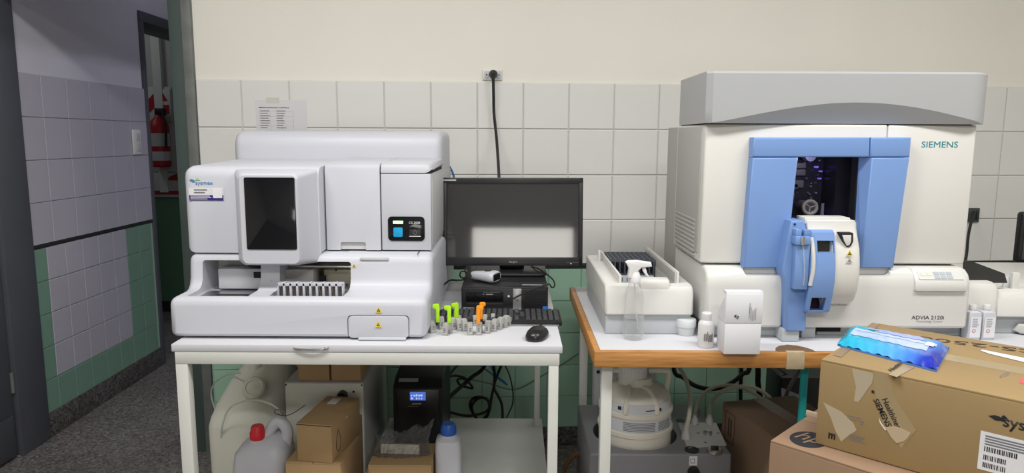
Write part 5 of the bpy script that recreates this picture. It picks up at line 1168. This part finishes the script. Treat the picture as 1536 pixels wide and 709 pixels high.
for a_ in (-65, -115): MB().tube([Vector((wcx-.012+.045*math.cos(R(a_)), wcy+.045*math.sin(R(a_)), zsh+.02)), Vector((wcx+.08*math.cos(R(a_)), wcy+.08*math.sin(R(a_)), zsh+.016)), Vector((wcx+.113*math.cos(R(a_)), wcy+.113*math.sin(R(a_)), zsh-.02)), Vector((wcx+.116*math.cos(R(a_)), wcy+.116*math.sin(R(a_)), zsh-.045))], .009, 8, 4).build('neck_rib', ivcan, cn)
def band(zlo, zhi, a0, a1, r_, m, name, parent, t=.0008):
    mb = MB(); n_ = 20; V = []
    for i in range(n_+1):
        a_ = R(a0+(a1-a0)*i/n_); c_, s_ = math.cos(a_), math.sin(a_)
        V.append([(wcx+rr*c_, wcy+rr*s_, z_) for rr, z_ in ((r_, zlo), (r_+t, zlo), (r_+t, zhi), (r_, zhi))])
    return mb.loft(V).build(name, m, parent)
l1 = band(PZ+.107, PZ+.138, -150, -35, .1162, mat('label_pale_blue', (.60, .62, .66), .5), 'upper_label', cn)
l2 = band(PZ+.046, PZ+.084, -150, -25, .1185, mat('label_pale_blue', (.6, .62, .66), .5), 'lower_label', cn)
for k in range(6): band(PZ+.051+k*.0052, PZ+.0535+k*.0052, -118, -68, .1194, inkg, 'label_line', l2, .0004); band(PZ+.051+k*.0052, PZ+.0535+k*.0052, -62, -34, .1194, inkg, 'label_line', l2, .0004)
band(PZ+.118, PZ+.121, -84, -56, .1172, ink, 'hazard_line', l1, .0004); band(PZ+.114, PZ+.124, -60, -56, .1172, ink, 'hazard_mark', l1, .0004); band(PZ+.116, PZ+.128, -128, -122, .1172, ink, 'hazard_mark', l1, .0004)
band(PZ+.116, PZ+.128, -120, -112, .1172, inkg, 'hazard_mark', l1, .0004)
# white carton behind the canister
w0_, w1_ = at(879, 580, Y=2.50), at(985, 580, Y=2.50)
bh = carton('white_carton', 'white carton with black marks standing behind the grey pump unit', (w0_.x+.032, 2.50, 0), 0, w1_.x-w0_.x-.034, .075, .735, mat('dull_white_card', (.62, .63, .66), .6), flaps=False)
lines('carton_print', ink, bh, Vector((.006, -.0002, .60)), X, Z, .012, 2, .012, .03)
# tubes
cable('milky_hose', 'milky hose dropping from the bench to the pump coupling', [at(1015, 545, Y=2.45), at(1022, 555, Y=2.40), at(1030, 572, Y=2.34), at(1035, 595, Y=2.28), at(1034, 620, Y=f1.y), Vector((f1.x, f1.y, PZ+.03))], .0075, tubing, 'hose')
cable('milky_hose', 'milky hose arching from the left rear pump fitting over the dark box', [Vector((f2.x, min(f2.y, PY1-.015), PZ+.02)), at(1046, 608, Y=2.46), at(1056, 590, Y=2.48), at(1075, 579, Y=2.5), at(1100, 578, Y=2.52), at(1120, 584, Y=2.54), at(1140, 596, Y=2.56), at(1150, 606, Y=2.57)], .007, tubing, 'hose')
cable('milky_hose', 'milky hose arching from the right rear pump fitting over the dark box', [Vector((f3.x, min(f3.y, PY1-.015), PZ+.02)), at(1066, 608, Y=2.46), at(1076, 592, Y=2.47), at(1095, 582, Y=2.49), at(1120, 579, Y=2.51), at(1140, 585, Y=2.53), at(1155, 596, Y=2.55), at(1162, 606, Y=2.56)], .007, tubing, 'hose')
cable('black_hose', 'black hose sagging under the bench behind the pump unit', [Vector((.62, 2.63, .805)), at(1010, 549, Y=2.63), at(1025, 566, Y=2.63), at(1045, 579, Y=2.64), at(1070, 583, Y=2.64), at(1095, 575, Y=2.64), at(1115, 560, Y=2.63), at(1125, 548, Y=2.63), Vector((.95, 2.63, .805))], .009)
cable('black_hose', 'black cable hanging straight down behind the dark brown box', [Vector((.885, 2.64, .808)), at(1112, 548, Y=2.65), at(1111, 580, Y=2.65), at(1111, 620, Y=2.65)], .008)
cable('black_hose', 'thick black cable hanging behind the right of the dark brown box', [Vector((.94, 2.64, .808)), at(1137, 548, Y=2.65), at(1137, 575, Y=2.65), at(1142, 605, Y=2.65)], .011)
cable('grey_cable', 'grey cable crossing behind the teal pole under the bench', [at(1200, 552, Y=2.55), at(1190, 570, Y=2.5), at(1182, 585, Y=2.45), at(1178, 600, Y=2.42)], .007, mat('dark_grey_jacket', (.06, .06, .06), .5))
cable('grey_cable', 'thin grey cable slanting under the bench toward the black carton', [at(1165, 550, Y=2.6), at(1185, 565, Y=2.6), at(1205, 580, Y=2.6), at(1230, 596, Y=2.6)], .004, MATS['dark_grey_jacket'])
cable('brown_hose', 'curved brown hose by the bench leg near the floor', [at(845, 720, Y=2.42), at(848, 700, Y=2.40), at(857, 686, Y=2.38), at(870, 679, Y=2.36), at(884, 677, Y=2.32)], .0085, bronze, 'hose')
# boxes
bb0, bb1 = at(1084, 602, Z=.55), at(1160, 655, Z=.55)
d_ = (bb1-bb0).normalized(); rzb = math.degrees(math.atan2(d_.y, d_.x))
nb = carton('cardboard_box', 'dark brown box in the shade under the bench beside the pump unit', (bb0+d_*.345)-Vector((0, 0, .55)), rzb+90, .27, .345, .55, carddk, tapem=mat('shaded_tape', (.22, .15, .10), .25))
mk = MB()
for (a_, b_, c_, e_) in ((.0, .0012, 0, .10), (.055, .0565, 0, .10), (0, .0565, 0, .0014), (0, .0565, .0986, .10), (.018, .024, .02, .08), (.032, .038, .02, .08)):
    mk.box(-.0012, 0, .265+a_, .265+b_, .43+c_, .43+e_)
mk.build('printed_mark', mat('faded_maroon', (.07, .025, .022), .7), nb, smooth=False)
q0 = at(1172, 600, Y=2.40)
bkx = thing('black_carton', 'black carton with a white label strip behind the teal pole under the bench', 'box', (q0.x, 2.6, 0))
b0, b1_ = at(1172, 574, Y=2.56), at(1245, 606, Y=2.56)
MB().box(b0.x, b0.x+.24, 2.56, 2.72, 0, b0.z+.02, .003).build('box_body', blackp, bkx)
MB().poly([at(x_, y_, Y=2.5595) for x_, y_ in ((1172, 581), (1205, 594), (1205, 602), (1172, 594))], (0, -1, 0), .0006).build('white_strip', mat('strip_lilac', (.40, .40, .48), .6), bkx, smooth=False)
tp = thing('teal_pole', 'teal plastic pole standing between the boxes under the bench', 'pole', (at(1204, 600, Y=1.885).x, 1.885, 0))
tx = tp.location.x
MB().cyl((tx, 1.885, 0), (tx, 1.885, .79), .0105, n=16).build('pole', teal, tp); MB().cyl((tx, 1.885, .0), (tx, 1.885, .02), .02, .018, n=16).build('pole_foot', rubber, tp)
def local_pt(o, x, y, zw):     # room point on plane z=zw -> the box's own axes
    p = at(x, y, Z=zw)-Vector(o.location); a_ = -o.rotation_euler.z
    return (p.x*math.cos(a_)-p.y*math.sin(a_), p.x*math.sin(a_)+p.y*math.cos(a_))
HPZ = .762
hp0 = at(1155, 660, Z=HPZ)
st0 = carton('cardboard_box', 'kraft box on the floor carrying the box with the round black logo', (hp0.x-.03, hp0.y-.01, 0), -45, .62, .36, .42, cardhp)
hb = carton('cardboard_box', 'pinkish kraft box with round black logo under the large labelled box', (hp0.x, hp0.y, .4205), -45, .60, .335, HPZ-.4205, cardhp, seam='x')
hh_ = HPZ-.4205
lx, ly = local_pt(hb, 1213, 659, HPZ)
lgp = MB().superloft([(hh_+.0003, .038, .046, 2, lx, ly), (hh_+.0009, .038, .046, 2, lx, ly)], 36).build('round_logo', ink, hb, smooth=False)
text('logo_letters', 'hp', cardhp, lgp, Vector((lx, ly-.026, hh_+.0009)), X, Y, width=.056, height=.058, shear=.3, align='CENTER', lift=.0002)
# flaps standing up a little at the back left
MB().box(-.004, .20, .20, .206, hh_-.002, hh_+.012, .001).build('torn_flap_edge', mat('cut_card_edge', (.58, .47, .35), .8), hb)
# large labelled box
BZ1 = .953
p0 = at(1231, 538.5, Z=BZ1); RZ = -42.5; BL, BD, BH = .82, .41, BZ1-HPZ-.001
big = carton('cardboard_box', 'large kraft shipping box with white barcode label, topmost of the right-hand stack', (p0.x, p0.y, HPZ+.001), RZ, BL, BD, BH, cardb2, seam='x', tapem=tape)
def fpt(x, y, lift=0):         # point on the box's long front face, in its own axes
    a_ = R(RZ); o_ = Vector(big.location); d = cF+cR*((x-768)/FPX)-cU*((y-354.5)/FPX); c0_ = Vector((0, 0, CAMH)); nn = Vector((math.sin(a_), -math.cos(a_), 0))
    t_ = (o_-c0_).dot(nn)/d.dot(nn); p = c0_+d*t_-o_; return Vector((p.x*math.cos(a_)+p.y*math.sin(a_), -lift, p.z))
def tpt(x, y, lift=0): q = local_pt(big, x, y, BZ1); return Vector((q[0], q[1], BH+lift))
lab0 = fpt(1466, 698)
lt = fpt(1470, 645); lh = lt.z-fpt(1466, 702).z
lbl = MB().plate((lab0.x, -.0002, lt.z-lh), X, Z, .20, lh, .0006).build('shipping_label', whitec, big, smooth=False)
lines('label_print', inkg, lbl, Vector((lab0.x+.008, -.0006, lt.z-.006)), X, Z, .10, 4, .0028, .0052, .0004)
mb = MB()
for k, (zz, ww) in enumerate(((lt.z-lh*.50, .05), (lt.z-lh*.72, .036), (lt.z-lh*.92, .036))):
    x_ = lab0.x+.008
    while x_ < lab0.x+.008+ww:
        bw = .0006+.0018*random.random(); mb.plate((x_, -.0008, zz), X, Z, bw, lh*.13, .0003); x_ += bw+.0006+.0014*random.random()
mb.build('barcode', ink, lbl, smooth=False)
tl = fpt(1504, 640.5)
text('brand_lettering', 'sysmex', ink, big, Vector((tl.x, -.0002, tl.z-.004)), X, Z, width=.085, height=.021, bold=.012)
def flogo(pts): return [fpt(a_, b_, .0004) for a_, b_ in pts]
MB().poly(flogo([(1482.5, 623), (1492, 622), (1500, 624.5), (1503, 628), (1499, 631), (1493, 630), (1487, 626)]), (0, -1, 0), .0004).build('logo_wave', ink, big, smooth=False)
MB().poly(flogo([(1499, 629.5), (1504, 622.5), (1507, 622.5), (1511, 627), (1515, 631), (1508, 630.5), (1503, 632)]), (0, -1, 0), .0004).build('logo_wave', ink, big, smooth=False)
# tape and stickers on front and top
def fpoly(name, pts, m, lift=.0003, t=.0004): return MB().poly([fpt(a_, b_, lift) for a_, b_ in pts], (0, -1, 0), t).build(name, m, big, smooth=False)
fpoly('tape_strip', [(1309, 556), (1333, 561), (1345, 600), (1374, 645), (1352, 672), (1330, 640), (1315, 600)], tape)
pale = mat('torn_paper_patch', (.45, .38, .27), .7)
fpoly('torn_patch', [(1278, 553), (1311, 560), (1308, 575), (1302, 583), (1288, 603), (1281, 601), (1284, 580)], pale)
fpoly('torn_patch', [(1235, 603), (1262, 617), (1280, 634), (1285, 645), (1270, 655), (1262, 662), (1253, 645), (1246, 625)], pale)
ps = fpoly('peeled_label', [(1328, 640), (1346, 639), (1366, 649), (1362, 656), (1356, 661), (1345, 664), (1337, 655)], mat('peeled_kraft', (.50, .39, .26), .75), .0008, .0012)
fpoly('peeled_corner', [(1318, 625), (1322, 633), (1330, 644), (1328, 645), (1320, 634)], mat('torn_white2', (.75, .72, .65), .7), .0008)
A_, B_ = fpt(1314, 599), fpt(1332, 635)
r_t = (B_-A_).normalized(); u_t = Vector((-r_t.z, 0, r_t.x)); o_t = fpt(1306, 592, .0009)
text('tape_lettering', 'SIEMENS', ink, big, o_t+r_t*.010, r_t, u_t, width=.058, height=.0115, bold=.01, lift=.0002)
text('tape_lettering', 'Healthineers', ink, big, o_t+r_t*.014+u_t*.0165, r_t, u_t, width=.074, height=.0115, bold=.006, lift=.0002)
text('corner_letter', 'E', ink, big, fpt(1243, 648, .0003), (0, 0, -1), X, width=.013, height=.014, bold=.03)
fpoly('black_dot', [(1308, 584), (1312, 586), (1311, 589.5), (1307.5, 588)], ink, .0014)
q_ = fpt(1274, 650); lines('small_print', inkg, big, Vector((q_.x, -.0001, q_.z)), X, Z, .035, 4, .0014, .0038, .0003)
q_ = fpt(1271, 622); lines('small_print', inkg, big, Vector((q_.x, -.0001, q_.z)), X, Z, .03, 2, .0012, .006, .0003)
fpoly('arrow_mark', [(1288, 630), (1296, 632), (1294.5, 633), (1293.5, 637), (1290, 637.5), (1292.5, 635), (1292, 632.3)], inkg)
def tpoly(name, pts, m, lift=.0002, t=.0004): return MB().poly([tpt(a_, b_, lift) for a_, b_ in pts], (0, 0, 1), t).build(name, m, big, smooth=False)
tpoly('tape_end', [(1250, 533), (1275, 512), (1308, 484), (1320, 486), (1292, 510), (1262, 536)], mat('brown_tape', (.26, .17, .08), .25), .0008)
tpoly('tape_strip', [(1333, 562), (1355, 549), (1372, 551), (1345, 566)], tape, .0008)
q_ = tpt(1337, 558, .0014); text('tape_lettering', 'Healthi', ink, big, q_, Vector(tpt(1356, 545))-Vector(tpt(1337, 558)), Vector(tpt(1320, 540))-Vector(tpt(1337, 550)), width=.07, height=.013, bold=.01)
tpoly('white_strip', [(1470, 526), (1484, 531), (1575, 553), (1575, 545), (1474, 525)], paper, .001)
A_, B_ = tpt(1467, 531, .0012), tpt(1472, 526, .0012)
tpoly('red_label', [(1530, 574), (1560, 583), (1560, 565), (1531, 566)], mat('red_label', (.72, .12, .12), .6), .0004)
tx0, tx1 = tpt(1378, 507, .0003), tpt(1536, 527, .0003)
text('box_lettering', 'CS-2500', mat('brown_black_print', (.07, .045, .03), .7), big, tpt(1565, 527, .0003), tpt(1378, 504)-tpt(1565, 527), tpt(1440, 530)-tpt(1448, 510), width=(tpt(1378, 504)-tpt(1565, 527)).length, height=.034)
text('handwriting', '4/220', inkg, big, tpt(1500, 568, .0003), tpt(1524, 557)-tpt(1500, 568), tpt(1500, 557)-tpt(1505, 568), width=.05, height=.02)
q_ = tpt(1314, 493, .0002); MB().superloft([(0, .008, .006, 2, q_.x, q_.y), (.0004, .008, .006, 2, q_.x, q_.y)], 16).build('round_mark', MATS['brown_black_print'], big, smooth=False, M=Matrix.Translation((0, 0, BH+.0003)))
# packet of wipes on the box
pkc = thing('wipes_packet', 'turquoise and blue foil packet of wipes lying on the large kraft box', 'packet', at(1340, 525, Z=BZ1+.002))
q = [at(1256, 517, Z=BZ1+.003), at(1405, 556, Z=BZ1+.003), at(1424, 521, Z=BZ1+.003), at(1275, 494, Z=BZ1+.003)]
NX, NY = 44, 14; random.seed(9)
def pk_pt(u_, v_, off=0):
    a_ = q[0].lerp(q[1], u_); b_ = q[3].lerp(q[2], u_); p = a_.lerp(b_, v_)
    e = min(1, min(u_, 1-u_)/.10)*min(1, min(v_, 1-v_)/.16)
    k = math.sin(math.pi/2*max(0, e))
    wr_ = .0016*math.sin(u_*61+v_*9)+.0013*math.sin(v_*27-u_*23)
    if u_ < .07 or u_ > .93: wr_ += .002*math.sin(v_*50)
    p.z += .0165*k+wr_*(.35+.65*(1-k))+.0025+off; return p
def pkmesh(u0, u1, v0, v1, nx, ny, off=0):
    mb = MB(); Gt = [[mb.bm.verts.new(pk_pt(u0+(u1-u0)*i/nx, v0+(v1-v0)*j/ny, off)) for j in range(ny+1)] for i in range(nx+1)]
    for i in range(nx):
        for j in range(ny): mb.bm.faces.new((Gt[i][j], Gt[i+1][j], Gt[i+1][j+1], Gt[i][j+1]))
    return mb
def foil(name, base, o_=None):
    return mat(name, base, .25, coat=.3)
mid = foil('mid_blue_foil', (.07, .22, .68))
pf_ = bpy.data.materials.new('printed_foil'); pf_.use_nodes = True; nt_f = pf_.node_tree; bf = nt_f.nodes['Principled BSDF']
bf.inputs['Roughness'].default_value = .25; bf.inputs['Coat Weight'].default_value = .3
tcf = nt_f.nodes.new('ShaderNodeTexCoord'); dt = nt_f.nodes.new('ShaderNodeVectorMath'); dt.operation = 'DOT_PRODUCT'
ldir = (q[1]-q[0]); llen = ldir.length; ldir.normalize(); dt.inputs[1].default_value = ldir/llen
o_f = (q[0]-org(pkc)).dot(ldir)/llen
sb_f = nt_f.nodes.new('ShaderNodeMath'); sb_f.operation = 'SUBTRACT'; sb_f.inputs[1].default_value = o_f
rp_f = nt_f.nodes.new('ShaderNodeValToRGB'); el = rp_f.color_ramp.elements
el[0].position = .05; el[0].color = (.01, .42, .60, 1); el[1].position = .93; el[1].color = (.012, .025, .40, 1)
for ps_, c_ in ((.30, (.05, .42, .70)), (.55, (.09, .36, .74)), (.76, (.05, .16, .62)), (.84, (.015, .04, .45))):
    k_ = el.new(ps_); k_.color = (*c_, 1)
nt_f.links.new(tcf.outputs['Object'], dt.inputs[0]); nt_f.links.new(dt.outputs['Value'], sb_f.inputs[0]); nt_f.links.new(sb_f.outputs[0], rp_f.inputs[0]); nt_f.links.new(rp_f.outputs[0], bf.inputs['Base Color'])
pkmesh(0, 1, 0, 1, 56, 20).build('foil_wrapper', pf_, pkc, ang=80)
bmq = MB(); bmq.loft([[p+Vector((0, 0, -.0025)) for p in q], [p+Vector((0, 0, .0012)) for p in q]]); bmq.build('foil_underside', MATS['mid_blue_foil'], pkc, smooth=False)
ft = pkmesh(.09, .86, .30, .66, 30, 6, .0009).build('front_label', foil('pale_print', (.48, .60, .86)), pkc, ang=80)
pkmesh(.10, .92, .56, .66, 30, 3, .0016).build('white_stripe', foil('white_print_gloss', (.50, .62, .80)), pkc, ang=80)
pkmesh(.30, .78, .70, .86, 20, 4, .0009).build('lilac_print', foil('lilac_print', (.33, .42, .80)), pkc, ang=80)
pkmesh(.22, .34, .74, .88, 8, 4, .0014).build('grey_code', foil('grey_code', (.30, .40, .48)), pkc, ang=80)
pkmesh(.82, .90, .5, .68, 8, 4, .0022).build('white_seal', paper, pkc, ang=80)
